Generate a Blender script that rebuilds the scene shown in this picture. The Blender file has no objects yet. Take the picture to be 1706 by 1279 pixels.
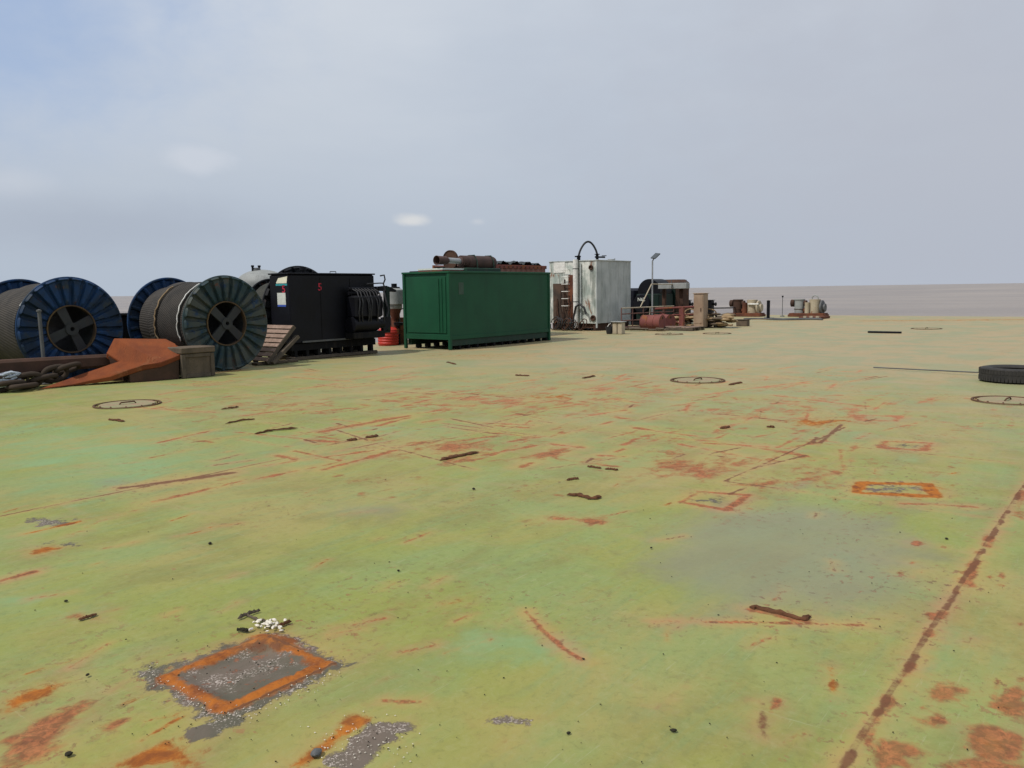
import bpy, math, random
import numpy as np
from mathutils import Vector, Matrix
random.seed(7)
sc = bpy.context.scene
# ------------------------------------------------------------------ camera (ship axes: +X forward along the deck, +Y to port)
FPX, CX, CY, H = 1370.0, 853.0, 639.5, 1.7
PITCH, ROLL, YAW = math.radians(6.5), math.radians(0.83), math.radians(38.0)
_fh = np.array([math.cos(YAW), math.sin(YAW), 0.0]); _r = np.array([math.sin(YAW), -math.cos(YAW), 0.0])
F_ = _fh*math.cos(PITCH) - np.array([0, 0, 1.0])*math.sin(PITCH)
_u = np.cross(_r, F_)
R_ = _r*math.cos(ROLL) - _u*math.sin(ROLL); U_ = _u*math.cos(ROLL) + _r*math.sin(ROLL)
cam_d = bpy.data.cameras.new('camera'); cam = bpy.data.objects.new('camera', cam_d)
sc.collection.objects.link(cam)
cam.matrix_world = Matrix(((R_[0], U_[0], -F_[0], 0), (R_[1], U_[1], -F_[1], 0), (R_[2], U_[2], -F_[2], H), (0, 0, 0, 1)))
cam_d.sensor_width = 36; cam_d.lens = 36*FPX/1706; cam_d.clip_end = 40000; cam_d.clip_start = 0.05
sc.camera = cam
# ------------------------------------------------------------------ sky and sun
SUN_AZ, SUN_EL = math.radians(160), math.radians(55)
sdir = Vector((math.cos(SUN_AZ)*math.cos(SUN_EL), math.sin(SUN_AZ)*math.cos(SUN_EL), math.sin(SUN_EL)))
sun_d = bpy.data.lights.new('sun', 'SUN'); sun = bpy.data.objects.new('sun', sun_d); sc.collection.objects.link(sun)
sun_d.energy = 2.9; sun_d.angle = math.radians(2.0); sun_d.color = (1, 0.95, 0.88)
sun.rotation_euler = sdir.to_track_quat('Z', 'Y').to_euler()
sc.view_settings.view_transform = 'Standard'; sc.view_settings.look = 'None'
sc.view_settings.exposure = 0.08; sc.view_settings.gamma = 1

class NT:
    """tiny node-graph helper"""
    def __init__(s, tree): s.t = tree; s.n = tree.nodes; s.l = tree.links
    def node(s, ty, **kw):
        n = s.n.new(ty)
        for k, v in kw.items(): setattr(n, k, v)
        return n
    def put(s, sock, v):
        if isinstance(v, bpy.types.NodeSocket): s.l.new(v, sock)
        elif isinstance(v, (tuple, list)) and len(v) == 3 and sock.type == 'RGBA': sock.default_value = (*v, 1)
        else: sock.default_value = v
    def math(s, op, a, b=0.0, clamp=False):
        n = s.node('ShaderNodeMath', operation=op, use_clamp=clamp); s.put(n.inputs[0], a); s.put(n.inputs[1], b); return n.outputs[0]
    def mix(s, f, a, b, mode='MIX'):
        n = s.node('ShaderNodeMix', data_type='RGBA', blend_type=mode)
        s.put(n.inputs[0], f); s.put(n.inputs[6], a); s.put(n.inputs[7], b); return n.outputs[2]
    def mapping(s, vec, scale=(1, 1, 1), loc=(0, 0, 0), rot=(0, 0, 0)):
        n = s.node('ShaderNodeMapping'); s.put(n.inputs[0], vec); n.inputs[1].default_value = loc; n.inputs[2].default_value = rot; n.inputs[3].default_value = scale; return n.outputs[0]
    def noise(s, vec, scale, detail=4, rough=.55, dist=0.0):
        n = s.node('ShaderNodeTexNoise'); s.put(n.inputs['Vector'], vec); n.inputs['Scale'].default_value = scale
        n.inputs['Detail'].default_value = detail; n.inputs['Roughness'].default_value = rough; n.inputs['Distortion'].default_value = dist; return n.outputs[0]
    def step(s, v, lo, hi):
        n = s.node('ShaderNodeMapRange', interpolation_type='SMOOTHSTEP'); s.put(n.inputs[0], v); n.inputs[1].default_value = lo; n.inputs[2].default_value = hi; return n.outputs[0]
    def coord(s, which='Object'):
        return s.node('ShaderNodeTexCoord').outputs[which]
    def bump(s, h, strength=.3, dist=.02):
        n = s.node('ShaderNodeBump'); n.inputs['Strength'].default_value = strength; n.inputs['Distance'].default_value = dist; s.put(n.inputs['Height'], h); return n.outputs[0]

def new_mat(name):
    m = bpy.data.materials.new(name); m.use_nodes = True; nt = NT(m.node_tree)
    return m, nt, m.node_tree.nodes['Principled BSDF']

w = bpy.data.worlds.new('World'); sc.world = w; w.use_nodes = True
nt = NT(w.node_tree); bg = w.node_tree.nodes['Background']
sky = nt.node('ShaderNodeTexSky', sky_type='NISHITA', sun_disc=False, sun_elevation=SUN_EL, sun_rotation=math.pi/2-SUN_AZ, air_density=1.0, dust_density=2.0, ozone_density=1.5)
gen = nt.coord('Generated')
skyc = nt.mix(1.0, sky.outputs[0], (0.10, 0.10, 0.10), 'MULTIPLY')
sep = nt.node('ShaderNodeSeparateXYZ'); nt.put(sep.inputs[0], gen)
cl = nt.mapping(gen, (1, 1, 3.2))
n_big = nt.noise(cl, 1.3, 5, .5, .3)
n_mid = nt.noise(cl, 3.2, 6, .5, .2)
el = nt.math('MAXIMUM', sep.outputs[2], 0.0)
# thin overcast: pale lavender-grey, greyer near the sea
c_hi = nt.mix(nt.step(nt.math('ADD', nt.math('MULTIPLY', n_mid, .5), nt.math('MULTIPLY', n_big, .5)), .36, .64), (0.495, 0.550, 0.635), (0.575, 0.622, 0.690))
c_lo = (0.425, 0.485, 0.570)
cloud = nt.mix(nt.step(el, 0.0, 0.30), c_lo, c_hi)
def dirv(px, py):
    d = F_*FPX + R_*(px-CX) - U_*(py-CY); return Vector(d/np.linalg.norm(d))
def blob(px, py, r0, r1, squash=1.0, nz=.5):
    d = dirv(px, py); m = nt.node('ShaderNodeVectorMath', operation='SUBTRACT'); nt.put(m.inputs[0], gen); m.inputs[1].default_value = d
    mm = nt.mapping(m.outputs[0], (1, 1, squash))
    l = nt.node('ShaderNodeVectorMath', operation='LENGTH'); nt.put(l.inputs[0], mm)
    return nt.math('SUBTRACT', 1.0, nt.step(nt.math('ADD', l.outputs[1], nt.math('MULTIPLY', nt.math('SUBTRACT', n_puff, .5), nz*r1)), r0, r1))
n_puff = nt.noise(nt.mapping(gen, (1, 1, 1.6)), 14, 5, .6, .2)
# a break in the cloud low on the port side lets clear sky through
gap = blob(-150, -60, .03, .40, 1.8)
gapc = nt.mix(.70, skyc, (0.30, 0.44, 0.72))
col = nt.mix(nt.math('MULTIPLY', gap, .75), cloud, gapc)
dk = blob(1750, 300, .05, .70, 1.2)
col = nt.mix(nt.math('MULTIPLY', dk, .65), col, (0.435, 0.455, 0.52))
for (px, py, a, b, q, s, c) in ((685, 367, .002, .026, 2.8, .75, (.70, .70, .69)), (320, 264, .004, .045, 2.4, .50, (.62, .65, .71)), (20, 305, .005, .055, 2.6, .35, (.58, .61, .67)), (795, 369, .002, .014, 2, .35, (.64, .65, .68))):
    col = nt.mix(nt.math('MULTIPLY', blob(px, py, a, b, q, 1.7), s), col, c)
low = nt.mix(nt.math('MULTIPLY', blob(170, 375, .03, .24, 5.0), .55), col, (.36, .405, .49))
nt.put(bg.inputs[0], low); bg.inputs[1].default_value = 1.0

# ------------------------------------------------------------------ geometry helpers
class MB:
    def __init__(s): s.v = []; s.f = []
    def add(s, vs, fs):
        o = len(s.v); s.v += [tuple(map(float, p)) for p in vs]; s.f += [tuple(i+o for i in f) for f in fs]; return s
    def box(s, x0, x1, y0, y1, z0, z1, b=0.0):
        if b <= 0:
            return s.add([(x0, y0, z0), (x1, y0, z0), (x1, y1, z0), (x0, y1, z0), (x0, y0, z1), (x1, y0, z1), (x1, y1, z1), (x0, y1, z1)],
                         [(0, 3, 2, 1), (4, 5, 6, 7), (0, 1, 5, 4), (1, 2, 6, 5), (2, 3, 7, 6), (3, 0, 4, 7)])
        b = min(b, (x1-x0)*.45, (y1-y0)*.45, (z1-z0)*.45)
        def ring(z, i): return [(x0+i+b, y0+i, z), (x1-i-b, y0+i, z), (x1-i, y0+i+b, z), (x1-i, y1-i-b, z), (x1-i-b, y1-i, z), (x0+i+b, y1-i, z), (x0+i, y1-i-b, z), (x0+i, y0+i+b, z)]
        rs = [ring(z0, b), ring(z0+b, 0), ring(z1-b, 0), ring(z1, b)]
        vs = sum(rs, []); fs = [tuple(range(7, -1, -1)), tuple(range(24, 32))]
        for k in range(3):
            for i in range(8):
                j = (i+1) % 8; fs.append((k*8+i, k*8+j, k*8+8+j, k*8+8+i))
        return s.add(vs, fs)
    def loft(s, rings, close=True, caps=True):
        n = len(rings[0]); vs = [p for r in rings for p in r]; fs = []
        for k in range(len(rings)-1):
            for i in range(n if close else n-1):
                j = (i+1) % n; fs.append((k*n+i, k*n+j, (k+1)*n+j, (k+1)*n+i))
        if caps: fs.append(tuple(range(n-1, -1, -1))); fs.append(tuple((len(rings)-1)*n+i for i in range(n)))
        return s.add(vs, fs)
    def tube(s, pts, r, n=8, caps=True):
        pts = [Vector(p) for p in pts]; rs = r if isinstance(r, (list, tuple)) else [r]*len(pts); rings = []
        t0 = (pts[1]-pts[0]).normalized(); a = Vector((0, 0, 1)) if abs(t0.z) < .9 else Vector((1, 0, 0))
        nrm = (a - t0*a.dot(t0)).normalized()
        for i, p in enumerate(pts):
            t = (pts[min(i+1, len(pts)-1)] - pts[max(i-1, 0)]).normalized()
            nrm = (nrm - t*nrm.dot(t)).normalized(); b = t.cross(nrm)
            rings.append([p + (nrm*math.cos(2*math.pi*k/n) + b*math.sin(2*math.pi*k/n))*rs[i] for k in range(n)])
        return s.loft(rings, True, caps)
    def cyl(s, p, q, r, r2=None, n=20): return s.tube([p, q], [r, r if r2 is None else r2], n)
    def lathe(s, prof, c, axis='z', n=48, caps=False):
        """prof: list of (radius, along); c: base point"""
        rings = []
        for (r, h) in prof:
            ring = []
            for k in range(n):
                a = 2*math.pi*k/n; u, v = r*math.cos(a), r*math.sin(a)
                ring.append({'z': (c[0]+u, c[1]+v, c[2]+h), 'y': (c[0]+u, c[1]+h, c[2]+v), 'x': (c[0]+h, c[1]+u, c[2]+v)}[axis])
            rings.append(ring)
        return s.loft(rings, True, caps)
    def torus(s, c, R, r, axis='z', n=40, m=8, sx=1, sy=1):
        return s.lathe([(R+r*math.cos(2*math.pi*k/m), r*math.sin(2*math.pi*k/m)) for k in range(m+1)], c, axis, n)
    def prism(s, poly, d):
        """poly: 3-D points, extruded by vector d"""
        n = len(poly); q = [tuple(np.array(p)+np.array(d)) for p in poly]
        return s.add(list(poly)+q, [tuple(range(n-1, -1, -1)), tuple(range(n, 2*n))]+[(i, (i+1) % n, n+(i+1) % n, n+i) for i in range(n)])
    def blobby(s, c, sx, sy, sz, seed=0, amp=.25, n=10, m=7, rz=0.0):
        rr = random.Random(seed); vs = []; ph = [rr.uniform(0, 6.28) for _ in range(6)]
        for i in range(m+1):
            t = math.pi*i/m
            for k in range(n):
                a = 2*math.pi*k/n; q = 1+amp*(math.sin(2*a+ph[0]+t)*.5+math.sin(3*a+ph[1]-2*t)*.35+rr.uniform(-.35, .35))
                x, y, z = sx*math.sin(t)*math.cos(a)*q, sy*math.sin(t)*math.sin(a)*q, sz*math.cos(t)*(1+amp*.3*math.sin(a+ph[2]))
                vs.append((c[0]+x*math.cos(rz)-y*math.sin(rz), c[1]+x*math.sin(rz)+y*math.cos(rz), c[2]+z))
        fs = [(i*n+k, (i+1)*n+k, (i+1)*n+(k+1) % n, i*n+(k+1) % n) for i in range(m) for k in range(n)]
        return s.add(vs, fs)
    def build(s, name, mat, parent=None, loc=None, smooth=40):
        me = bpy.data.meshes.new(name)
        base = Vector(parent['_w']) if parent is not None else Vector(loc or (0, 0, 0))
        me.from_pydata([(v[0]-base.x, v[1]-base.y, v[2]-base.z) for v in s.v], [], s.f); me.update()
        o = bpy.data.objects.new(name, me); sc.collection.objects.link(o)
        if parent is not None: o.parent = parent
        else: o.location = base
        o['_w'] = tuple(base)
        if mat: me.materials.append(mat)
        if smooth:
            me.polygons.foreach_set('use_smooth', [True]*len(me.polygons))
            try: me.set_sharp_from_angle(angle=math.radians(smooth))
            except Exception: pass
        return o

def tag(o, label, cat, group=None, kind=None):
    if label: o['label'] = label
    if cat: o['category'] = cat
    if group: o['group'] = group
    if kind: o['kind'] = kind
    return o
def thing(name, label, cat, loc, group=None):
    o = bpy.data.objects.new(name, None); sc.collection.objects.link(o); o.location = loc; o['_w'] = tuple(loc)
    o.empty_display_size = .1
    return tag(o, label, cat, group)
def struct(o): o['kind'] = 'structure'; return o
def G(px, py, z=0.0):      # a point of the deck seen at a given photo pixel
    d = F_*FPX + R_*(px-CX) - U_*(py-CY); t = (z-H)/d[2]; return Vector((0, 0, H)) + Vector(d)*t
def V(px, py, Y):
    d = F_*FPX + R_*(px-CX) - U_*(py-CY); t = Y/d[1]; return Vector((0, 0, H)) + Vector(d)*t

# ------------------------------------------------------------------ materials
def paint(name, base, base2=None, rust=0.0, rustc=((.10, .035, .015), (.28, .10, .03)), rough=.6, metal=0.0, scale=2.0, streak=.35, dirt=(.05, .04, .03), bump=.25, spec=.4, rscale=1.0):
    m, n, b = new_mat(name); co = n.coord()
    base2 = base2 or tuple(c*.7 for c in base)
    A = n.noise(co, scale, 8, .6, .3); Bn = n.noise(n.mapping(co, (3, 3, .35)), scale*1.6, 6, .6)
    Fi = n.noise(co, 38, 4, .6)
    c = n.mix(n.step(A, .32, .68), base, base2)
    c = n.mix(n.math('MULTIPLY', n.step(Bn, .48, .8), streak), c, dirt)
    c = n.mix(n.math('MULTIPLY', n.step(Fi, .5, .8), .25), c, dirt)
    if rust > 0:
        R = n.noise(n.mapping(co, (1, 1, .7), (3.1, 1.7, .4)), 2.6*rscale, 10, .68, .4)
        msk = n.step(R, .78-.5*rust, .84-.5*rust)
        rc = n.mix(n.noise(co, 9, 6, .65), rustc[0], rustc[1])
        c = n.mix(msk, c, rc)
        r2 = n.mix(msk, (rough,)*3, (.9,)*3); n.put(b.inputs['Roughness'], r2)
        hgt = n.math('ADD', n.math('MULTIPLY', msk, .5), Fi)
    else:
        b.inputs['Roughness'].default_value = rough; hgt = n.math('ADD', Fi, A)
    n.put(b.inputs['Base Color'], c); b.inputs['Metallic'].default_value = metal
    b.inputs['Specular IOR Level'].default_value = spec
    n.put(b.inputs['Normal'], n.bump(hgt, bump, .02)); return m
def plain(name, c, rough=.6, spec=.4, var=.25, scale=12):
    m, n, b = new_mat(name); A = n.noise(n.coord(), scale, 6, .6)
    n.put(b.inputs['Base Color'], n.mix(n.step(A, .35, .7), c, tuple(x*(1-var) for x in c)))
    b.inputs['Roughness'].default_value = rough; b.inputs['Specular IOR Level'].default_value = spec; return m
M = {}
M['green'] = paint('green paint', (.010, .074, .034), (.008, .058, .028), rust=.03, rough=.5, streak=.25, scale=.9, bump=.08, dirt=(.012, .022, .016), spec=.22)
M['nameplate'] = plain('dull plate', (.035, .075, .05), .6)
M['green_dk'] = paint('green skid paint', (.006, .035, .020), rust=.12, rough=.6)
M['black'] = paint('black paint', (.0055, .006, .010), (.0035, .0035, .005), rust=.03, rough=.5, streak=.2, dirt=(.012, .011, .010), bump=.15, spec=.18, rustc=((.02, .01, .008), (.05, .02, .012)))
M['blackfr'] = paint('black steel frame', (.008, .008, .009), rust=.15, rough=.8, spec=.15, rustc=((.02, .01, .008), (.05, .02, .012)))
M['navy'] = paint('dark navy paint', (.018, .020, .030), (.012, .013, .02), rust=.1, rough=.7, spec=.2)
M['dkgreen'] = paint('dark green machine paint', (.005, .018, .014), rust=.12, rough=.6, spec=.2, rustc=((.02, .01, .008), (.06, .025, .015)))
M['rust'] = paint('rusty steel', (.17, .062, .032), (.085, .034, .022), rust=.35, rough=.9, spec=.2, streak=.3, rustc=((.06, .025, .015), (.30, .10, .03)))
M['rustdk'] = paint('dark rusty steel', (.075, .040, .027), (.045, .026, .020), rust=.3, rough=.9, spec=.2)
M['chain'] = paint('weathered chain iron', (.060, .044, .033), (.04, .03, .024), rust=.2, rough=.95, spec=.15)
M['anchor'] = paint('orange red lead paint', (.23, .066, .024), (.15, .044, .021), rust=.42, rustc=((.09, .035, .02), (.34, .12, .05)), rough=.85, spec=.12, streak=.3, bump=.6, dirt=(.14, .06, .03))
M['shank'] = paint('anchor shank steel', (.095, .050, .035), (.055, .033, .024), rust=.25, rough=.9, spec=.2)
M['red'] = paint('red drum paint', (.50, .035, .022), (.40, .03, .02), rust=.12, rough=.5, streak=.15)
M['redold'] = paint('faded red drum paint', (.20, .060, .048), (.15, .042, .036), rust=.5, rough=.8)
M['redrail'] = paint('rusty pink rail paint', (.17, .085, .07), (.12, .055, .045), rust=.4, rough=.8)
M['white'] = plain('white weathered paint', (.72, .71, .66), .6)
M['paleblue'] = plain('pale rope fibre', (.42, .47, .52), .9, var=.5, scale=30)
M['grey'] = paint('grey paint', (.30, .31, .30), (.23, .24, .23), rust=.12, rough=.6)
M['greydk'] = paint('dull grey steel', (.10, .105, .105), (.07, .07, .072), rust=.2, rough=.6)
M['galv'] = paint('galvanised steel', (.36, .37, .38), (.27, .28, .29), rust=.06, rough=.45, metal=.4)
M['tan'] = paint('tan cabinet paint', (.33, .24, .165), (.27, .18, .12), rust=.28, rough=.7, rustc=((.12, .05, .03), (.30, .15, .08)), streak=.3)
M['beige'] = paint('beige winch paint', (.42, .36, .26), (.34, .28, .19), rust=.3, rough=.7)
M['wood'] = paint('weathered pallet wood', (.30, .21, .165), (.22, .15, .115), rough=.9, streak=.4, scale=5, bump=.4, spec=.2)
M['woodold'] = paint('old grey brown timber', (.14, .105, .075), (.095, .075, .055), rough=.95, streak=.4, scale=4, bump=.4, spec=.2)
M['woodstr'] = paint('dark stringer timber', (.12, .095, .07), (.08, .065, .05), rough=.95, streak=.3, scale=5, spec=.2)
M['sack'] = paint('straw coloured rope and sacking', (.36, .26, .15), (.22, .15, .085), rough=.95, scale=7, streak=.4, dirt=(.07, .05, .035), spec=.1)
M['rubber'] = paint('worn tyre rubber', (.022, .021, .020), (.034, .031, .028), rough=.75, streak=.3, dirt=(.07, .06, .05), spec=.3, scale=6)
M['hose'] = plain('black hose rubber', (.018, .018, .020), .6)
M['brown'] = paint('brown silencer heat paint', (.085, .045, .038), (.055, .032, .028), rust=.3, rough=.8, rustc=((.05, .025, .018), (.14, .06, .035)))
M['redroof'] = paint('oxide red container paint', (.20, .095, .08), (.15, .065, .055), rust=.2, rough=.8)
M['sticker'] = plain('yellowed white sticker', (.80, .77, .58), .35, var=.12)
M['sticker2'] = plain('grey white sticker', (.62, .64, .58), .35, var=.15)
M['stickblue'] = plain('blue sticker band', (.05, .10, .42), .4, var=.2)
M['teal'] = plain('teal sticker band', (.03, .28, .30), .4, var=.2)
M['five'] = plain('red stencilled number paint', (.50, .02, .05), .6, var=.35, scale=20)
M['palegreen'] = paint('pale green metal', (.22, .29, .25), (.17, .22, .19), rust=.15, rough=.6)
M['panel'] = plain('dark lamp panel', (.05, .06, .065), .3, .6)
M['tarp'] = paint('dark tarpaulin', (.035, .045, .048), (.02, .026, .03), rough=.7, scale=5)
M['oldwhite'] = None
def tank_mat():
    m, n, b = new_mat('blotched white tank paint'); co = n.coord()
    A = n.noise(co, 1.6, 8, .65, .5); S = n.noise(n.mapping(co, (2.4, 2.4, .28), (1, 2, 0)), 2.6, 8, .65)
    c = n.mix(n.step(A, .38, .62), (.66, .66, .60), (.34, .39, .35))
    c = n.mix(n.math('MULTIPLY', n.step(S, .46, .62), .7), c, (.13, .145, .125))
    R = n.noise(n.mapping(co, (1, 1, .35), (5, 0, 2)), 2.2, 10, .72, .5)
    c = n.mix(n.step(R, .58, .64), c, n.mix(n.noise(co, 12, 5, .6), (.10, .04, .02), (.30, .12, .05)))
    n.put(b.inputs['Base Color'], c); b.inputs['Roughness'].default_value = .7
    n.put(b.inputs['Normal'], n.bump(n.math('ADD', R, n.noise(co, 30, 4, .6)), .4, .02)); return m
M['tank'] = tank_mat()
M['grime'] = paint('black rust grime on white', (.045, .033, .026), (.10, .06, .04), rust=.3, rough=.95, scale=3, rustc=((.20, .19, .17), (.42, .41, .37)), streak=.4)
M['tankside'] = paint('grey green tank side paint', (.43, .455, .445), (.31, .34, .33), rust=.16, rough=.65, streak=.6, dirt=(.09, .10, .095), scale=1.6, rustc=((.08, .05, .035), (.16, .11, .08)))
def flange_mat(name, c1, c2, c3):
    m, n, b = new_mat(name); co = n.coord()
    A = n.noise(co, 1.7, 7, .6, .4); B2 = n.noise(co, 5, 8, .65)
    c = n.mix(n.step(A, .38, .62), c1, c2); c = n.mix(n.step(B2, .52, .72), c, c3)
    Rr = n.noise(co, 3.3, 9, .7); c = n.mix(n.step(Rr, .60, .68), c, (.10, .045, .03))
    n.put(b.inputs['Base Color'], c); b.inputs['Roughness'].default_value = .65; b.inputs['Specular IOR Level'].default_value = .2
    n.put(b.inputs['Normal'], n.bump(B2, .3, .015)); return m
M['flblue'] = flange_mat('blue reel paint', (.011, .040, .110), (.014, .028, .052), (.034, .042, .044))
M['flteal'] = flange_mat('faded teal reel paint', (.020, .042, .048), (.062, .070, .062), (.012, .036, .085))
M['flblack'] = flange_mat('black reel paint', (.006, .007, .010), (.009, .010, .012), (.012, .012, .014))
M['cable'] = None
def cable_mat(name, a, b_):
    m, n, b = new_mat(name); co = n.coord()
    wv = n.node('ShaderNodeTexWave', wave_type='BANDS', bands_direction='DIAGONAL'); n.put(wv.inputs[0], n.mapping(co, (1, 1, 1))); wv.inputs['Scale'].default_value = 11; wv.inputs['Distortion'].default_value = 1.5
    A = n.noise(co, 3, 6, .6)
    c = n.mix(n.step(A, .35, .65), a, b_); c = n.mix(n.math('MULTIPLY', wv.outputs[1], .45), c, tuple(x*.35 for x in b_))
    n.put(b.inputs['Base Color'], c); b.inputs['Roughness'].default_value = .8
    n.put(b.inputs['Normal'], n.bump(wv.outputs[1], .5, .01)); return m
M['cable'] = cable_mat('greased steel wire rope', (.058, .049, .041), (.034, .030, .026))
M['cabledk'] = cable_mat('dark steel wire rope', (.05, .05, .038), (.03, .033, .026))
M['hubrim'] = paint('yellow brown hub rim', (.11, .07, .025), (.06, .035, .02), rust=.3, rough=.8)
M['hubdk'] = paint('dark hub steel', (.032, .036, .036), (.02, .02, .024), rust=.2, rough=.8)
M['flake'] = paint('flaked rust', (.13, .058, .030), (.075, .036, .020), rough=.95, scale=14, spec=.1, streak=.2)
M['grit'] = plain('dark grit', (.035, .032, .022), .95, .1, .5, 30)
M['shell'] = plain('white shell fragments', (.72, .66, .55), .7, .3, .3, 40)
M['weld'] = paint('brown weld bead', (.13, .070, .040), (.085, .05, .03), rough=.9, scale=9, spec=.2)
M['hull'] = paint('hull plating', (.10, .035, .025), rust=.3, rough=.8)

# ------------------------------------------------------------------ deck
X0, X1, Y0, Y1 = -14.0, 49.0, -14.0, 21.0
def axis(a, b, f, g, fl):
    pos = [0.0]
    while pos[-1] < b: pos.append(pos[-1] + max(f, f+g*(pos[-1]-fl)))
    pos[-1] = b; neg = [0.0]
    while neg[-1] > a: neg.append(neg[-1] - max(f, f+g*8*(-neg[-1]-.3)))
    neg[-1] = a
    return np.array(neg[::-1][:-1]+pos)
xs = axis(X0, X1, .021, .0034, 3.0); ys = axis(Y0, Y1, .021, .0040, 3.5)
nx, ny = len(xs), len(ys)
GX, GY = np.meshgrid(xs, ys, indexing='ij')
PXY = np.stack([GX.ravel(), GY.ravel()], 1)
lay = {k: np.zeros(nx*ny, np.float32) for k in ('salmon', 'orange', 'brown', 'grey', 'scale', 'mint', 'dust_haze', 'halo')}
lay['dust_haze'][:] = np.clip((PXY[:, 0]*.8+PXY[:, 1]*.1-3)/14, 0, 1)*.95  # dust tint growing forward along the deck; also weights the painted haze on rust
GXf, GYf = PXY[:, 0], PXY[:, 1]
def sub(x0, x1, y0, y1):
    i0, i1 = np.searchsorted(xs, [x0, x1]); j0, j1 = np.searchsorted(ys, [y0, y1])
    i1 = min(i1+1, nx); j1 = min(j1+1, ny); i0 = max(i0-1, 0); j0 = max(j0-1, 0)
    ii, jj = np.meshgrid(np.arange(i0, i1), np.arange(j0, j1), indexing='ij'); return (ii*ny+jj).ravel()
def segdist(p, a, b):
    ab = b-a; t = np.clip(((p-a)@ab)/max(ab@ab, 1e-9), 0, 1); return np.linalg.norm(p-(a+t[:, None]*ab), axis=1)
def w2(pts, world=False):
    return [np.array(p[:2], float) if world else np.array(G(*p)[:2]) for p in pts]
def stroke(k, pts, wd, amp=1.0, world=False):
    if k in ('salmon', 'orange', 'brown') and amp > .3: stroke('halo', pts, wd*2.6+.05, .8*amp, world)
    q = w2(pts, world); a = np.array(q); m = wd*1.1
    idx = sub(a[:, 0].min()-m, a[:, 0].max()+m, a[:, 1].min()-m, a[:, 1].max()+m)
    if not len(idx): return
    p = PXY[idx]; d = np.full(len(idx), 1e9)
    for i in range(len(q)-1): d = np.minimum(d, segdist(p, q[i], q[i+1]))
    lay[k][idx] = np.maximum(lay[k][idx], amp*np.clip(1-d/wd, 0, 1))
def patch(k, pts, soft=.1, amp=1.0, world=False):
    if k in ('salmon', 'orange', 'scale') and amp > .3: patch('halo', pts, soft*1.8+.10, .9*amp, world)
    q = np.array(w2(pts, world)); soft *= 1.7; m = soft
    idx = sub(q[:, 0].min()-m, q[:, 0].max()+m, q[:, 1].min()-m, q[:, 1].max()+m)
    if not len(idx): return
    p = PXY[idx]; d = np.full(len(idx), 1e9); ins = np.zeros(len(idx), bool); n = len(q)
    for i in range(n):
        a, b = q[i], q[(i+1) % n]; d = np.minimum(d, segdist(p, a, b))
        if a[1] != b[1]:
            c = ((a[1] > p[:, 1]) != (b[1] > p[:, 1])) & (p[:, 0] < (b[0]-a[0])*(p[:, 1]-a[1])/(b[1]-a[1])+a[0]); ins ^= c
    sd = np.where(ins, -d, d)
    lay[k][idx] = np.maximum(lay[k][idx], amp*np.clip(.5-.5*sd/soft, 0, 1))
def ell(k, px, py, rx, ry, soft=.3, amp=1.0, rot=0.0):
    pts = [(px+rx*math.cos(t)*math.cos(rot)-ry*math.sin(t)*math.sin(rot), py+rx*math.cos(t)*math.sin(rot)+ry*math.sin(t)*math.cos(rot)) for t in np.linspace(0, 2*math.pi, 17)[:-1]]
    patch(k, pts, soft, amp)
# long seams along the ship and across it
stroke('brown', [(-6, 7.05), (5.2, 7.05)], .035, .8, True); stroke('brown', [(5.2, 7.05), (11, 7.08)], .035, .45, True)
stroke('brown', [(205, 812), (385, 787)], .11, 1.0); stroke('brown', [(240, 808), (345, 793)], .14, .9)
stroke('brown', [(-6, .78), (20, .80)], .028, .95, True); stroke('brown', [(20, .80), (45, .80)], .06, .5, True)
stroke('brown', [(6.75, 2.92), (10.2, 2.87)], .035, .85, True); stroke('brown', [(10.2, 2.87), (30, 2.87)], .05, .40, True)
stroke('brown', [(6.75, 2.95), (6.75, .8)], .03, .66, True); stroke('brown', [(6.76, 2.9), (6.78, 2.2)], .05, .8, True)
stroke('brown', [(9.0, 4.9), (9.0, 1.0)], .04, .70, True)
stroke('brown', [(17.9, 14.0), (18.2, 8.0)], .06, .6, True)
stroke('salmon', [(255, 835), (320, 820), (400, 800)], .10, .80); stroke('salmon', [(425, 797), (470, 788), (520, 778)], .09, .75); stroke('salmon', [(540, 775), (572, 768)], .08, .7); stroke('salmon', [(120, 888), (180, 862), (250, 842)], .08, .62)
stroke('orange', [(40, 888), (130, 868)], .06, .8)
stroke('brown', [(0, 640), (260, 622), (640, 598), (800, 580), (1200, 553)], .06, .55)
# right hand fish-plate marks along the seam
for i in range(26):
    x = random.uniform(1.5, 9); stroke('brown', [(x, .78), (x+random.uniform(.03, .22), .78)], .040, 1.0, True)
for i in range(22):
    x = random.uniform(1.0, 9.5); stroke('salmon', [(x, .75+random.uniform(-.02, .05)), (x+random.uniform(.05, .35), .78)], .060, .8, True)
# big square pad with orange frame
PW = (1.80, 2.32, 2.93, 3.41)
x0, x1, y0, y1 = PW
fr = [(x0, y0), (x1, y0), (x1, y1), (x0, y1), (x0, y0)]
stroke('orange', fr, .095, .95, True); stroke('brown', [(x0-.03, y0-.03), (x1+.03, y0-.03)], .022, .95, True); stroke('brown', [(x1+.03, y0), (x1+.03, y1)], .016, .8, True)
stroke('brown', [(x0, y1+.03), (x1, y1+.03)], .02, .8, True)
patch('scale', [(x0+.05, y0+.05), (x1-.05, y0+.05), (x1-.05, y1-.05), (x0+.05, y1-.05)], .08, 1.0, True)
patch('scale', [(x0-.10, y0-.10), (x1+.09, y0-.10), (x1+.08, y1+.07), (x0-.09, y1+.09)], .06, .92, True)
patch('scale', [(230, 1115), (250, 1100), (275, 1105), (290, 1130), (255, 1145), (232, 1135)], .05, .95)
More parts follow.
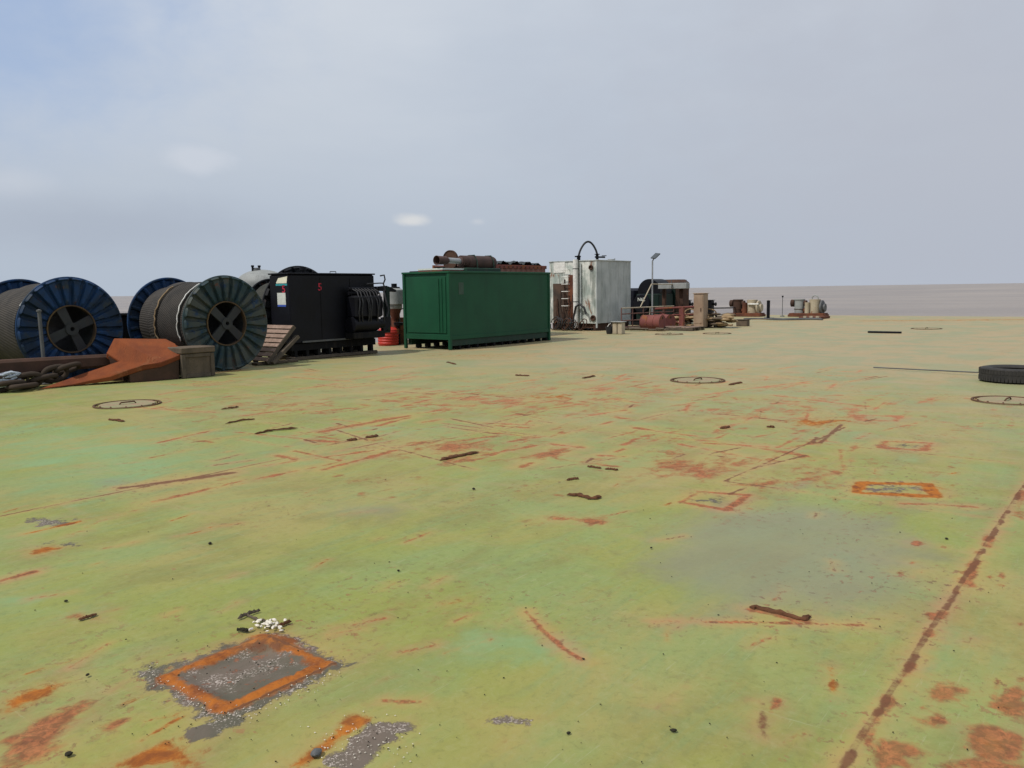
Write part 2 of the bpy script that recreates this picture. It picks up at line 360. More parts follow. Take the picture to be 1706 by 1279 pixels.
patch('scale', [(310, 1215), (345, 1198), (400, 1190), (410, 1200), (360, 1222), (318, 1235)], .04, .95)
patch('orange', [(480, 1062), (560, 1100), (520, 1112), (470, 1085)], .05, .95)
patch('brown', [(395, 1065), (455, 1060), (480, 1078), (440, 1090), (395, 1085)], .06, .8)
ell('orange', 440, 1062, 40, 14, .05, .75)
# lower left rust
patch('orange', [(0, 1165), (60, 1140), (120, 1130), (95, 1148), (20, 1185), (0, 1190)], .05, .95)
patch('salmon', [(0, 1235), (60, 1195), (140, 1170), (150, 1185), (100, 1230), (118, 1245), (60, 1279), (0, 1279)], .05, 1.0)
patch('brown', [(0, 1250), (70, 1235), (105, 1248), (40, 1262), (0, 1270)], .05, .6)
patch('salmon', [(155, 1205), (225, 1190), (195, 1215), (165, 1222)], .03, .95)
patch('orange', [(150, 1279), (250, 1235), (300, 1232), (330, 1255), (310, 1279)], .07, .85); ell('salmon', 260, 1262, 60, 12, .06, .8)
patch('orange', [(470, 1279), (520, 1245), (590, 1190), (620, 1195), (600, 1212), (540, 1250), (500, 1279)], .035, 1.0)
patch('scale', [(530, 1279), (560, 1250), (610, 1200), (660, 1205), (685, 1215), (640, 1240), (620, 1270), (600, 1279)], .04, 1.0)
ell('salmon', 215, 905, 1, 1, .02, .1)
# scattered named stains
patch('orange', [(45, 915), (85, 906), (108, 910), (80, 920), (50, 925)], .05, .95); ell('scale', 80, 868, 45, 8, .08, .75); ell('scale', 95, 905, 50, 6, .08, .65)
stroke('salmon', [(0, 966), (55, 952)], .06, .95); stroke('brown', [(0, 965), (55, 952)], .03, .9)
ell('salmon', 145, 1027, 28, 8, .05, .8); ell('salmon', 75, 1053, 22, 6, .04, .65)
stroke('salmon', [(876, 1018), (905, 1050), (940, 1080), (968, 1097)], .038, 1.0); stroke('brown', [(890, 1035), (925, 1070)], .03, .5)
ell('scale', 845, 1201, 36, 9, .03, .95); ell('salmon', 845, 1201, 28, 6, .03, .8); ell('salmon', 848, 1236, 14, 4, .02, .8)
patch('orange', [(720, 1000), (790, 990), (800, 985), (760, 1012), (735, 1015)], .06, .62)
for (a, b, c, d) in ((545, 1055, 605, 1045), (560, 1045, 640, 1028), (665, 1085, 725, 1073), (640, 1165, 700, 1168)): stroke('salmon', [(a, b), (c, d)], .035, .8)
stroke('salmon', [(1090, 1034), (1250, 1036), (1440, 1040)], .035, .9); stroke('salmon', [(1250, 1015), (1350, 1035)], .05, .9); stroke('brown', [(1255, 1015), (1350, 1033)], .03, .9)
# starboard lower-right rust patches
for pts in ([(1537, 1145), (1560, 1131), (1590, 1130), (1630, 1150), (1600, 1166), (1550, 1162)], [(1645, 1170), (1665, 1150), (1706, 1142), (1706, 1195), (1670, 1187)],
            [(1512, 1192), (1545, 1195), (1570, 1186), (1582, 1200), (1565, 1212), (1530, 1207)], [(1605, 1225), (1625, 1208), (1665, 1206), (1706, 1230), (1690, 1262), (1640, 1262), (1615, 1245)],
            [(1440, 1245), (1465, 1227), (1520, 1235), (1545, 1252), (1515, 1265), (1530, 1279), (1465, 1279)], [(1575, 1272), (1620, 1262), (1706, 1275), (1706, 1279), (1580, 1279)],
            [(1690, 835), (1706, 828), (1706, 865), (1688, 858)]):
    patch('salmon', pts, .035, 1.0); c = np.mean(pts, 0); patch('brown', [tuple(c+(np.array(p)-c)*.9+np.array((8, -3))) for p in pts], .10, .48); patch('orange', [tuple(c+(np.array(p)-c)*.9+np.array((-6, 2))) for p in pts], .05, .42)
for i in range(30):
    px, py = random.uniform(1500, 1706), random.uniform(900, 1250); ell('salmon', px, py, random.uniform(4, 16), random.uniform(2, 5), .015, .85)
# mid deck salmon wear
patch('salmon', [(1092, 752), (1130, 750), (1165, 768), (1240, 765), (1250, 775), (1190, 795), (1120, 790)], .25, .95)
patch('salmon', [(1300, 800), (1345, 785), (1380, 778), (1370, 795), (1340, 812), (1300, 815)], .2, .8); stroke('salmon', [(1220, 808), (1330, 800), (1400, 785)], .15, .7)
ell('grey', 1330, 808, 40, 10, .2, .6)
patch('salmon', [(865, 762), (920, 745), (965, 742), (950, 752), (900, 768)], .1, .95); stroke('brown', [(870, 765), (950, 748)], .09, .6)
stroke('salmon', [(535, 718), (600, 706), (680, 692)], .16, .95); stroke('brown', [(560, 714), (660, 696)], .08, .55)
patch('salmon', [(690, 735), (760, 730), (830, 742), (800, 765), (740, 770), (700, 750)], .22, .80)
ell('orange', 915, 660, 55, 5, .25, .62); ell('salmon', 860, 672, 300, 28, 1.2, .60); ell('salmon', 1010, 650, 220, 24, 1.5, .54); ell('salmon', 700, 740, 190, 28, .8, .52); ell('salmon', 1250, 660, 120, 20, 1.5, .5)
ell('salmon', 430, 680, 230, 26, 1.0, .50); ell('salmon', 1330, 690, 240, 42, 1.2, .54); ell('salmon', 1150, 735, 160, 14, .6, .5); ell('orange', 560, 1070, 110, 22, .2, .45); ell('orange', 700, 1010, 120, 22, .25, .42); ell('orange', 640, 1140, 120, 30, .2, .38); ell('salmon', 1250, 790, 330, 50, .8, .42); ell('salmon', 1600, 700, 110, 30, 1.2, .48); ell('salmon', 560, 800, 200, 12, .5, .45); ell('salmon', 980, 865, 120, 14, .3, .40)
stroke('salmon', [(925, 862), (1000, 868)], .12, .75)
patch('orange', [(1330, 700), (1395, 697), (1410, 703), (1360, 710), (1335, 707)], .2, 1.0)
def frame(pts, k='salmon', wd=.07, amp=.95): stroke(k, pts+[pts[0]], wd, amp)
frame([(1135, 835), (1165, 818), (1245, 823), (1210, 848)], 'salmon', .07, .95); stroke('brown', [(1215, 822), (1240, 812)], .045, .95); ell('scale', 1190, 833, 40, 8, .15, .55)
stroke('brown', [(1130, 838), (1160, 823)], .03, .7)
frame([(1428, 820), (1436, 803), (1545, 806), (1560, 826)], 'orange', .11, 1.0); patch('orange', [(1540, 806), (1580, 808), (1565, 826), (1545, 828)], .15, .75); ell('scale', 1480, 814, 75, 12, .2, .65)
stroke('salmon', [(1500, 838), (1625, 843)], .08, .9); ell('grey', 1560, 850, 60, 10, .3, .7)
frame([(1468, 745), (1478, 734), (1550, 737), (1540, 750)], 'salmon', .1, .9); ell('scale', 1508, 742, 38, 5, .3, .6)
frame([(1425, 698), (1440, 691), (1500, 693), (1490, 700)], 'salmon', .16, .85)
stroke('salmon', [(1560, 1), (1561, 1)], .1, .0)
stroke('brown', [(1560, 662), (1600, 659), (1625, 661)], .08, .55); ell('salmon', 1560, 668, 70, 8, .6, .55)
ell('orange', 1450, 662, 60, 8, .9, .42)
# yellow-orange strip near the far edge, dull bands far out
stroke('orange', [(1450, 534), (1706, 532)], 1.6, .56); stroke('orange', [(1255, 536), (1330, 534)], .8, .5)
ell('orange', 800, 592, 130, 6, 1.0, .46); ell('orange', 1050, 572, 150, 5, 1.4, .44)
# grey drying pools
ell('grey', 1310, 930, 240, 95, .35, .95); ell('grey', 1180, 1000, 90, 40, .3, .6); ell('grey', 1600, 880, 60, 30, .3, .45); ell('grey', 610, 845, 60, 9, .3, .8); ell('grey', 860, 600, 1, 1, .01, 0)
ell('grey', 180, 1080, 70, 20, .2, .3); ell('grey', 450, 740, 90, 9, .6, .5); ell('grey', 190, 802, 30, 6, .2, .7); ell('grey', 1690, 690, 120, 60, 1., .45)
ell('mint', 150, 760, 230, 60, 1.0, .75); ell('mint', 920, 1110, 220, 90, .4, .6); ell('mint', 1560, 1120, 45, 70, .2, .8, .5); ell('mint', 1210, 1190, 260, 70, .5, .35); ell('mint', 50, 1010, 120, 40, .2, .6); ell('mint', 1230, 1060, 170, 40, .3, .6)
ell('mint', 1400, 700, 200, 60, 1, .5); ell('mint', 640, 720, 160, 20, .6, .6)
# many small worn dashes over the middle of the deck
rr = random.Random(3)
for i in range(300):
    px, py = rr.uniform(250, 1480), 612+rr.random()**1.3*170; g = G(px, py); L = rr.uniform(.15, 1.0)*(1 if rr.random() < .8 else 2)
    a = 0 if rr.random() < .6 else math.pi/2; a += rr.uniform(-.35, .35)
    k = 'salmon' if rr.random() < .62 else 'brown'
    stroke(k, [(g.x, g.y), (g.x+L*math.cos(a), g.y+L*math.sin(a))], rr.uniform(.05, .12) if k == 'salmon' else rr.uniform(.04, .07), rr.uniform(.55, .9), True)
for i in range(70):
    px, py = rr.uniform(0, 1706), 640+rr.random()*600; g = G(px, py); L = rr.uniform(.05, .3); a = rr.uniform(-.5, .5)
    stroke(rr.choice(['salmon', 'salmon', 'orange', 'brown']), [(g.x, g.y), (g.x+L*math.cos(a), g.y+L*math.sin(a))], rr.uniform(.02, .04)*(1+g.x*.04), rr.uniform(.5, .75), True)

me = bpy.data.meshes.new('deck')
co = np.zeros((nx*ny, 3), np.float32); co[:, :2] = PXY
rg_ = np.random.default_rng(4); px_, py_ = PXY[:, 0], PXY[:, 1]
bk = sum(a*np.sin(px_*fx+py_*fy+ph) for a, fx, fy, ph in ((.4, 2.1, .3, 0), (.35, .5, 2.4, 1.3), (.25, 3.7, 1.9, 2.2), (.2, -2.9, 4.1, .7)))
co[:, 2] = -.005+.004*np.clip(bk, -1, 1)                                   # buckled plating
jit = rg_.normal(0, 1, nx*ny)
near = (px_ > -1) & (px_ < 12) & (py_ > -1) & (py_ < 9)
u_ = np.maximum(np.abs(px_-(x0+x1)/2)-(x1-x0)/2, np.abs(py_-(y0+y1)/2)-(y1-y0)/2)   # distance outside the square pad
fr_ = np.clip(1-np.abs(u_+.01)/.05, 0, 1); co[:, 2] += near*(.010*fr_*(1+.35*jit)-.008*np.clip(-(u_+.06)/.03, 0, 1)+.004*np.clip(lay['scale']*2-.9, 0, 1)*(.5+jit*.5)*(u_ > -.05))
co[:, 2] += near*.004*np.clip(lay['brown']-.3, 0, 1)*(1+.4*jit)
qi = (np.arange(nx-1)[:, None]*ny + np.arange(ny-1)[None, :]).ravel()
quads = np.stack([qi, qi+ny, qi+ny+1, qi+1], 1).astype(np.int32)
me.vertices.add(nx*ny); me.vertices.foreach_set('co', co.ravel())
me.loops.add(quads.size); me.loops.foreach_set('vertex_index', quads.ravel())
me.polygons.add(len(quads)); me.polygons.foreach_set('loop_start', np.arange(0, quads.size, 4, dtype=np.int32)); me.polygons.foreach_set('loop_total', np.full(len(quads), 4, np.int32))
me.update(calc_edges=True)
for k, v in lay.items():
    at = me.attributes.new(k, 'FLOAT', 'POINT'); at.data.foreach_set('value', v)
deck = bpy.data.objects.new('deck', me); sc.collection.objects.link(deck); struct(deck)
m, n, b = new_mat('worn green deck paint'); co_ = n.coord()
att = {}
for k in lay:
    a = n.node('ShaderNodeAttribute'); a.attribute_name = k; att[k] = a.outputs['Fac']
big = n.noise(n.mapping(co_, (1, 1.3, 1)), .33, 5, .6, .4); med = n.noise(n.mapping(co_, (.8, 1.2, 1), (4, 2, 0)), 1.5, 7, .62, .5)
strk = n.noise(n.mapping(co_, (.45, 3.2, 1), (0, 0, 0), (0, 0, .06)), 2.0, 8, .66, .3)
strk2 = n.noise(n.mapping(co_, (2.6, .5, 1), (7, 3, 0)), 1.6, 7, .62, .3)
fine = n.noise(co_, 42, 5, .65); fine2 = n.noise(n.mapping(co_, (1, 1, 1), (9, 9, 0)), 9, 8, .7, .3)
big2 = n.noise(n.mapping(co_, (1, 1, 1), (11, 5, 0)), .8, 6, .6, .6)
c = n.mix(n.step(big, .38, .60), (.235, .255, .058), (.300, .256, .084))
c = n.mix(n.math('MULTIPLY', n.step(big2, .44, .62), .75), c, (.215, .272, .090))
c = n.mix(n.math('MULTIPLY', n.step(med, .44, .66), .55), c, (.190, .178, .054))
c = n.mix(n.math('MULTIPLY', n.step(strk, .46, .68), .45), c, (.178, .250, .098))
c = n.mix(n.math('MULTIPLY', n.step(strk2, .54, .72), .40), c, (.310, .252, .105))
tex = n.noise(n.mapping(co_, (1, 1, 1), (2, 6, 0)), 22, 7, .75, .6); scr = n.noise(n.mapping(co_, (3, 46, 1), (0, 0, 0), (0, 0, .5)), 1.0, 5, .7, .6); scr2 = n.noise(n.mapping(co_, (40, 3, 1), (5, 0, 0), (0, 0, .3)), 1.0, 5, .7, .6)
c = n.mix(n.math('MULTIPLY', n.step(tex, .50, .68), .24), c, (.330, .320, .160))
c = n.mix(n.math('MULTIPLY', n.step(tex, .48, .34), .28), c, (.115, .120, .042))
c = n.mix(n.math('MULTIPLY', n.math('MULTIPLY', n.step(scr, .60, .68), n.step(big2, .4, .6)), .35), c, (.36, .36, .22))
c = n.mix(n.math('MULTIPLY', n.math('MULTIPLY', n.step(scr2, .62, .70), n.step(med, .4, .6)), .35), c, (.34, .35, .20))
chn = n.noise(n.mapping(co_, (1, 1, 1), (4, 4, 0)), 17, 9, .72, .2); chz = n.step(n.math('ADD', n.noise(n.mapping(co_, (.6, 1, 1), (1, 9, 0)), .7, 4, .6), n.math('MULTIPLY', att['halo'], .22)), .50, .70)
chip = n.math('MULTIPLY', n.step(chn, .585, .600), chz)
rdots = n.math('MULTIPLY', n.step(n.noise(n.mapping(co_, (1, 1, 1), (8, 1, 0)), 14, 4, .6, .3), .64, .70), n.step(n.noise(n.mapping(co_, (1, 1, 1), (8, 1, 0)), .9, 4, .6), .46, .62))
c = n.mix(n.math('MULTIPLY', rdots, .55), c, (.26, .11, .055))
mint = n.step(n.math('ADD', att['mint'], n.math('MULTIPLY', n.math('SUBTRACT', med, .5), 1.8)), .30, .90)
c = n.mix(n.math('MULTIPLY', mint, .65), c, (.195, .350, .165))
dust_haze = n.step(n.math('ADD', att['dust_haze'], n.math('MULTIPLY', n.math('SUBTRACT', strk2, .5), .9)), .05, 1.0)
c = n.mix(n.math('MULTIPLY', dust_haze, .90), c, n.mix(n.step(big2, .4, .62), (.350, .268, .155), (.270, .262, .155)))
c = n.mix(n.math('MULTIPLY', n.step(fine2, .50, .72), .25), c, (.150, .145, .060))
c = n.mix(n.math('MULTIPLY', n.step(fine, .55, .8), .22), c, (.30, .30, .15))
def layer(k, amp, lo, hi, ns=None):
    return n.step(n.math('ADD', att[k], n.math('MULTIPLY', n.math('SUBTRACT', ns if ns is not None else fine2, .5), amp)), lo, hi)
grey = layer('grey', .9, .25, .75, med); c = n.mix(n.math('MULTIPLY', grey, .62), c, (.205, .200, .135))
mixn = n.math('ADD', n.math('MULTIPLY', strk, .45), n.math('MULTIPLY', fine2, .55))
patchy = n.noise(n.mapping(co_, (1, 1.2, 1), (6, 2, 0)), 2.3, 4, .6, .5)
sal = n.step(n.math('ADD', n.math('ADD', att['salmon'], n.math('MULTIPLY', n.math('SUBTRACT', mixn, .5), 1.7)), n.math('MULTIPLY', n.math('SUBTRACT', patchy, .5), 1.7)), .36, .82); halo = layer('halo', 1.3, .12, .95, mixn)
c = n.mix(n.math('MULTIPLY', halo, .74), c, n.mix(n.step(med, .4, .6), (.420, .265, .085), (.400, .205, .100)))
salc = n.mix(n.step(tex, .36, .60), n.mix(n.step(fine2, .35, .65), (.44, .145, .068), (.34, .100, .046)), (.170, .058, .033))
salc = n.mix(n.math('MULTIPLY', dust_haze, .70), salc, (.56, .250, .140))  # haze painted into the colour: salmon rust turns paler and pinker farther forward
c = n.mix(n.math('MULTIPLY', sal, .84), c, salc)
org = n.step(n.math('ADD', n.math('ADD', att['orange'], n.math('MULTIPLY', n.math('SUBTRACT', fine2, .5), 1.3)), n.math('MULTIPLY', n.math('SUBTRACT', patchy, .5), 1.0)), .40, .72); orh = layer('orange', 1.0, .12, .7, mixn)
c = n.mix(n.math('MULTIPLY', orh, .45), c, (.34, .22, .065))
sca = layer('scale', 1.7, .40, .58); c = n.mix(n.math('MULTIPLY', sca, .92), c, n.mix(n.step(med, .4, .6), (.125, .098, .088), (.080, .078, .062)))
vor = n.node('ShaderNodeTexVoronoi', feature='DISTANCE_TO_EDGE'); n.put(vor.inputs['Vector'], co_); vor.inputs['Scale'].default_value = 60
clus = n.step(n.noise(n.mapping(co_, (1, 1, 1), (3, 8, 0)), 4.5, 4, .6), .47, .58)
c = n.mix(n.math('MULTIPLY', chip, .70), c, n.mix(n.step(fine2, .42, .58), (.27, .10, .05), (.13, .062, .038)))
spk = n.math('MULTIPLY', n.math('MULTIPLY', sca, n.step(n.noise(co_, 90, 4, .7), .54, .60)), clus)
c = n.mix(n.math('MULTIPLY', spk, .75), c, (.50, .43, .38))
c = n.mix(n.math('MULTIPLY', org, .9), c, n.mix(n.step(fine2, .38, .66), (.42, .130, .018), (.20, .060, .018)))
brn = n.step(n.math('ADD', n.math('ADD', att['brown'], n.math('MULTIPLY', n.math('SUBTRACT', fine2, .5), 1.2)), n.math('MULTIPLY', n.math('SUBTRACT', patchy, .5), .8)), .45, .75); brh = layer('brown', .9, .2, .75)
c = n.mix(n.math('MULTIPLY', brh, .35), c, (.26, .17, .08)); c = n.mix(n.math('MULTIPLY', brn, .85), c, n.mix(fine2, (.075, .032, .020), (.20, .085, .045)))
n.put(b.inputs['Base Color'], c)
rg = n.math('ADD', n.math('MULTIPLY', grey, -.16), n.math('ADD', .62, n.math('MULTIPLY', n.math('SUBTRACT', med, .5), .35)))
n.put(b.inputs['Roughness'], n.math('ADD', rg, n.math('MULTIPLY', n.math('ADD', sal, n.math('ADD', org, sca), True), .25), True))
n.put(b.inputs['Specular IOR Level'], n.math('SUBTRACT', .20, n.math('MULTIPLY', n.math('ADD', sal, n.math('ADD', org, brn), True), .12)))
hg = n.math('ADD', n.math('MULTIPLY', fine, .25), n.math('ADD', n.math('MULTIPLY', fine2, .5), n.math('MULTIPLY', n.math('ADD', sca, n.math('ADD', org, brn)), .7)))
hg = n.math('ADD', hg, n.math('MULTIPLY', n.math('ADD', sal, n.math('MULTIPLY', chip, 2.0)), -.5)); hg = n.math('ADD', hg, n.math('MULTIPLY', tex, .22)); hg = n.math('ADD', hg, n.math('MULTIPLY', big2, 5.0))
n.put(b.inputs['Normal'], n.bump(hg, .45, .009))
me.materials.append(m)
# hull sides below the deck and the sea
hb = MB(); hb.box(X0+.002, X1-.002, Y0+.002, Y1-.002, -3.2, -.06); struct(hb.build('hull', M['hull'], None, (16, 3, -3.2), 0))
m, n, b = new_mat('muddy sea water'); co_ = n.coord('Object')
A = n.noise(n.mapping(co_, (1, 1, 1)), .012, 6, .6); W1 = n.noise(n.mapping(co_, (.6, 1.5, 1), (0, 0, 0), (0, 0, .5)), .8, 6, .6)
S2 = n.noise(n.mapping(co_, (1, .22, 1), (0, 0, 0), (0, 0, .9)), .03, 8, .7, .4)
n.put(b.inputs['Base Color'], n.mix(n.step(n.math('ADD', n.math('MULTIPLY', A, .5), n.math('MULTIPLY', S2, .5)), .38, .62), (.185, .155, .135), (.29, .24, .195))); b.inputs['Roughness'].default_value = .35; b.inputs['IOR'].default_value = 1.33
n.put(b.inputs['Normal'], n.bump(W1, .8, .3))
sb = MB(); rings = []; R = [1, 60, 200, 600, 2000, 7000, 22000]
for r in R: rings.append([(r*math.cos(2*math.pi*k/96), r*math.sin(2*math.pi*k/96), -2.8) for k in range(96)])
sb.loft(rings, True, False); sb.f.append(tuple(range(96)))
struct(sb.build('sea', m, None, (0, 0, -2.8), 0))

#@@OBJECTS
# ------------------------------------------------------------------ objects
def dup_pt(p, **k): q = Vector(p); [setattr(q, a, v) for a, v in k.items()]; return q

# ---- cable reels (axis across the ship)
def reel(label, xc, yn, D, Wd, hole, fmat, cmat, fill=.86, rot=.4, farmat=None, npl=24, bands=(), spokes=True, farR=1.0):
    R0 = R = D/2; zc = R; rt = thing('cable_reel', label, 'cable reel', (xc, yn+Wd/2, 0), 'cable reels standing on the deck')
    def flange(y, out, mat):
        R = R0*(farR if out > 0 else 1)
        mb = MB(); nth = npl*10; rad = [hole*R, hole*R+.03, hole*R+.09, R*.66, R*.80, R*.93, R*.965, R]
        def prof(r, a):
            t = (r-hole*R)/(R-hole*R); ph = (a*npl/(2*math.pi)+rot) % 1.0
            wdt = .24+.12*t; rib = 1.0 if abs(ph-.5) < wdt else 0.0
            e = (abs(ph-.5)-wdt)/.07; rib = max(0, min(1, .5-e))
            am = max(0, min(1, t/.10))*max(0, min(1, (1-t)/.05)); return .075*rib*am
        for side in (1, -1):
            vs = []; fs = []
            for r in rad:
                for k in range(nth):
                    a = 2*math.pi*k/nth; h = (prof(r, a) if side == 1 else prof(r, a)-.012) + (.03 if r >= R*.965 else 0)
                    vs.append((xc+r*math.cos(a), y+out*h, zc+r*math.sin(a)))
            for i in range(len(rad)-1):
                for k in range(nth):
                    j = (k+1) % nth; f = (i*nth+k, i*nth+j, (i+1)*nth+j, (i+1)*nth+k); fs.append(f if side*out < 0 else f[::-1])
            mb.add(vs, fs)
        fl = mb.build('flange', mat, rt, smooth=25)
        rm = MB(); rm.torus((xc, y+out*.02, zc), R-.012, .028, 'y', 96, 8); rm.build('rim', mat, fl)
        return fl
    for y, out, mt in ((yn, -1, fmat), (yn+Wd, 1, farmat or fmat)):
        fl = flange(y, out, mt)
        hr = MB(); hr.lathe([(hole*R-.012, -.05), (hole*R+.012, -.05), (hole*R+.012, .05), (hole*R-.012, .05), (hole*R-.012, -.05)], (xc, y, zc), 'y', 64); hr.build('hub_rim', M['hubrim'], fl)
        if spokes:
            s = MB()
            for k in range(4):
                a = (.80 if rot > .5 else .42)+k*math.pi/2; ca, sa = math.cos(a), math.sin(a); q = hole*R; wd = .075
                p = [(xc+ca*.07-sa*wd, y-.03, zc+sa*.07+ca*wd), (xc+ca*q-sa*wd*1.3, y-.03, zc+sa*q+ca*wd*1.3), (xc+ca*q+sa*wd*1.3, y-.03, zc+sa*q-ca*wd*1.3), (xc+ca*.07+sa*wd, y-.03, zc+sa*.07-ca*wd)]
                s.prism(p, (0, .06, 0))
            s.lathe([(.045, -.06), (.13, -.06), (.13, .06), (.045, .06), (.045, -.06)], (xc, y, zc), 'y', 32)
            s.build('spokes', M['hubdk'], fl, smooth=30)
    c = MB(); q = hole*R+.02
    c.lathe([(q, .02), (q, Wd-.02), (q+.02, Wd-.02), (q+.02, .02), (q, .02)], (xc, yn, zc), 'y', 64); c.build('core', M['hubdk'], rt)
    # rope wound in side-by-side turns, in bands of slightly different build-up
    segs = bands or ((0.03, Wd-.03, fill, .05),)
    wb = MB()
    for (a0, a1, f, pitch) in segs:
        nt_ = max(3, int((a1-a0)/pitch)); pr = [(q+.02, a0)]
        for i in range(nt_):
            for t in range(5):
                u = t/4; pr.append((R*f-.018+.018*math.sin(math.pi*u), a0+(i+u)*(a1-a0)/nt_))
        pr.append((q+.02, a1)); wb.lathe(pr, (xc, yn, zc), 'y', 96)
    wb.build('wound_rope', cmat, rt, smooth=60)
    return rt, zc
ra, zc = reel('deep blue cable reel at the left edge, standing behind the anchor shank', 7.72, 17.42, 2.09, 2.3, .455, M['flblue'], M['cable'], .88, .15, bands=((.05, .32, .84, .045), (.36, 1.3, .90, .045), (1.36, 2.22, .82, .045)))
l = MB(); l.tube([(7.72-1.0*math.cos(t), 17.60+.02*t, zc+.93*math.sin(t)) for t in np.linspace(.55, 1.05, 8)], .016, 6); l.build('lashing', M['white'], ra)
rb, zc = reel('faded teal cable reel right of the timber crate, nearest the leaning pallet', 10.62, 16.40, 2.11, 2.30, .46, M['flteal'], M['cable'], .86, .55, farmat=M['flblue'], bands=((.05, .36, .86, .05), (.40, 1.25, .89, .035), (1.35, 1.62, .90, .06), (1.7, 2.22, .80, .05)))
for i, (yy, rr_, a0, a1) in enumerate(((16.78, .955, math.pi*.62, math.pi*1.12), (17.72, .96, math.pi*.66, math.pi*1.15))):
    l = MB(); rs = random.Random(i); l.tube([(10.62+rr_*math.cos(t), yy+rs.uniform(-.03, .03), zc+rr_*math.sin(t)) for t in np.linspace(a0, a1, 22)], .014, 6); l.build('lashing', M['white'] if i == 0 else M['sack'], rb)
rc, zc = reel('black cable reel standing behind the black engine housing, only part of its rim showing', 14.00, 18.15, 2.42, 1.2, .38, M['flblack'], M['cabledk'], .88, .3, bands=((.05, .5, .62, .05), (.56, 1.14, .66, .05)), farR=.74)

# ---- domed tank behind the reels
tk = V(436, 449, 20.25); tkx, tky = tk.x, 20.25
t = thing('storage_tank', 'pale grey domed tank behind the cable reels with two short pipes on top', 'tank', (tkx, tky, 0))
b = MB(); b.lathe([(0.001, 0), (.70, 0), (.73, .05), (.73, tk.z-.42)]+[(.73*math.cos(a), tk.z-.42+.42*math.sin(a)) for a in np.linspace(.12, 1.52, 12)]+[(.001, tk.z)], (tkx, tky, 0), 'z', 56); b.build('shell', M['grey'], t)
for dx in (-.30, -.08):
    p = MB(); p.cyl((tkx+dx, tky, tk.z-.12), (tkx+dx, tky, tk.z+.07), .030, n=10); p.cyl((tkx+dx, tky, tk.z+.07), (tkx+dx, tky, tk.z+.12), .042, n=10); p.build('vent_pipe', M['black'], t)
p = MB(); p.lathe([(.001, .07), (.10, .07), (.12, .03), (.12, -.05), (.001, -.05)], (tkx-.18, tky, tk.z-.02), 'z', 20); p.build('hatch', M['greydk'], t)

# ---- dark low housing between the two blue reels
t = thing('deck_locker', 'low black steel locker between the two blue reels, sea above it', 'locker', (11.0, 20.3, 0)); LZ = 1.22
b = MB(); b.box(9.9, 12.2, 19.85, 20.75, .08, LZ, .03); b.build('body', M['black'], t)
b = MB(); b.box(9.85, 12.25, 19.8, 20.8, LZ, LZ+.05, .01); b.build('lid', M['blackfr'], t)
for x in (10.55, 11.55):
    b = MB(); b.box(x, x+.05, 19.9, 19.95, LZ+.052, LZ+.14); b.build('lid_lug', M['blackfr'], t)
for y_ in (20.0, 20.5):
    b = MB(); b.box(10.0, 12.1, y_, y_+.12, 0, .08); b.build('skid', M['blackfr'], t)

# ---- post in front of the left reel
t = thing('steel_post', 'thin grey post standing in front of the hub of the leftmost reel', 'post', (7.02, 17.1, 0))
b = MB(); b.cyl((7.02, 17.1, .02), (7.0, 17.1, 1.42), .035, n=12); b.build('tube', M['greydk'], t)
b = MB(); b.lathe([(.001, 0), (.12, 0), (.12, .02), (.001, .02)], (7.02, 17.1, 0), 'z', 20); b.build('foot_plate', M['greydk'], t)
b = MB(); b.lathe([(.001, 0), (.05, 0), (.05, .03), (.001, .05)], (7.0, 17.1, 1.42), 'z', 14); b.build('cap', M['greydk'], t)

# ---- anchor
t = thing('anchor', 'big rusty orange anchor lying on deck in front of the reels, fluke tip pointing left', 'anchor', (8.3, 16.2, 0))
P = dict(bl=V(190, 563, 16.62), br=V(276, 564, 16.50), r1=V(292, 572, 16.2), r2=V(302, 590, 15.66), lip=V(268, 604, 15.70), lip2=V(240, 607, 15.76), m1=V(213, 616, 15.86), m2=V(183, 627, 15.98), m3=V(120, 640, 16.22), tip=G(64, 648, .02), u1=V(130, 625, 16.36), u2=V(170, 611, 16.40), u3=V(198, 601, 16.42), el=V(177, 588, 16.52))
outline = [('el', .10), ('bl', .10), ('br', .10), ('r1', .12), ('r2', .10), ('lip', .10), ('lip2', .10), ('m1', .11), ('m2', .10), ('m3', .07), ('tip', .02), ('u1', .07), ('u2', .10), ('u3', .10)]
def fluke(off, nm):
    tp = [P[k]+off for k, h in outline]; bt = [Vector((p.x, p.y+.02, max(.004, p.z-h))) for p, (k, h) in zip(tp, outline)]; n_ = len(tp)
    b = MB(); b.add([tuple(p) for p in tp+bt], [tuple(range(n_-1, -1, -1)), tuple(range(n_, 2*n_))]+[(i, (i+1) % n_, n_+(i+1) % n_, n_+i) for i in range(n_)])
    o = b.build(nm, M['anchor'], t, smooth=30)
    md = o.modifiers.new('bevel', 'BEVEL'); md.width = .018; md.segments = 2; md.limit_method = 'ANGLE'; md.angle_limit = math.radians(40)
fluke(Vector((0, 0, 0)), 'fluke'); fluke(Vector((.55, .80, -.12)), 'fluke')
ks = ['el', 'bl', 'br', 'r1', 'r2', 'lip', 'lip2', 'm1', 'u3']; cc = sum((P[k] for k in ks), Vector())/len(ks)
hi = [P[k].lerp(Vector((cc.x, cc.y, P[k].z)), .04)-Vector((0, 0, .09)) for k in ks]; lo2 = [P[k].lerp(Vector((cc.x, cc.y, 0)), .10) for k in ks]
b = MB(); b.loft([[tuple(p) for p in hi[::-1]], [tuple(p.lerp(q, .5)) for p, q in zip(hi[::-1], lo2[::-1])], [(q.x, q.y, .003) for q in lo2[::-1]]]); b.build('crown', M['shank'], t, smooth=35)
rings = []
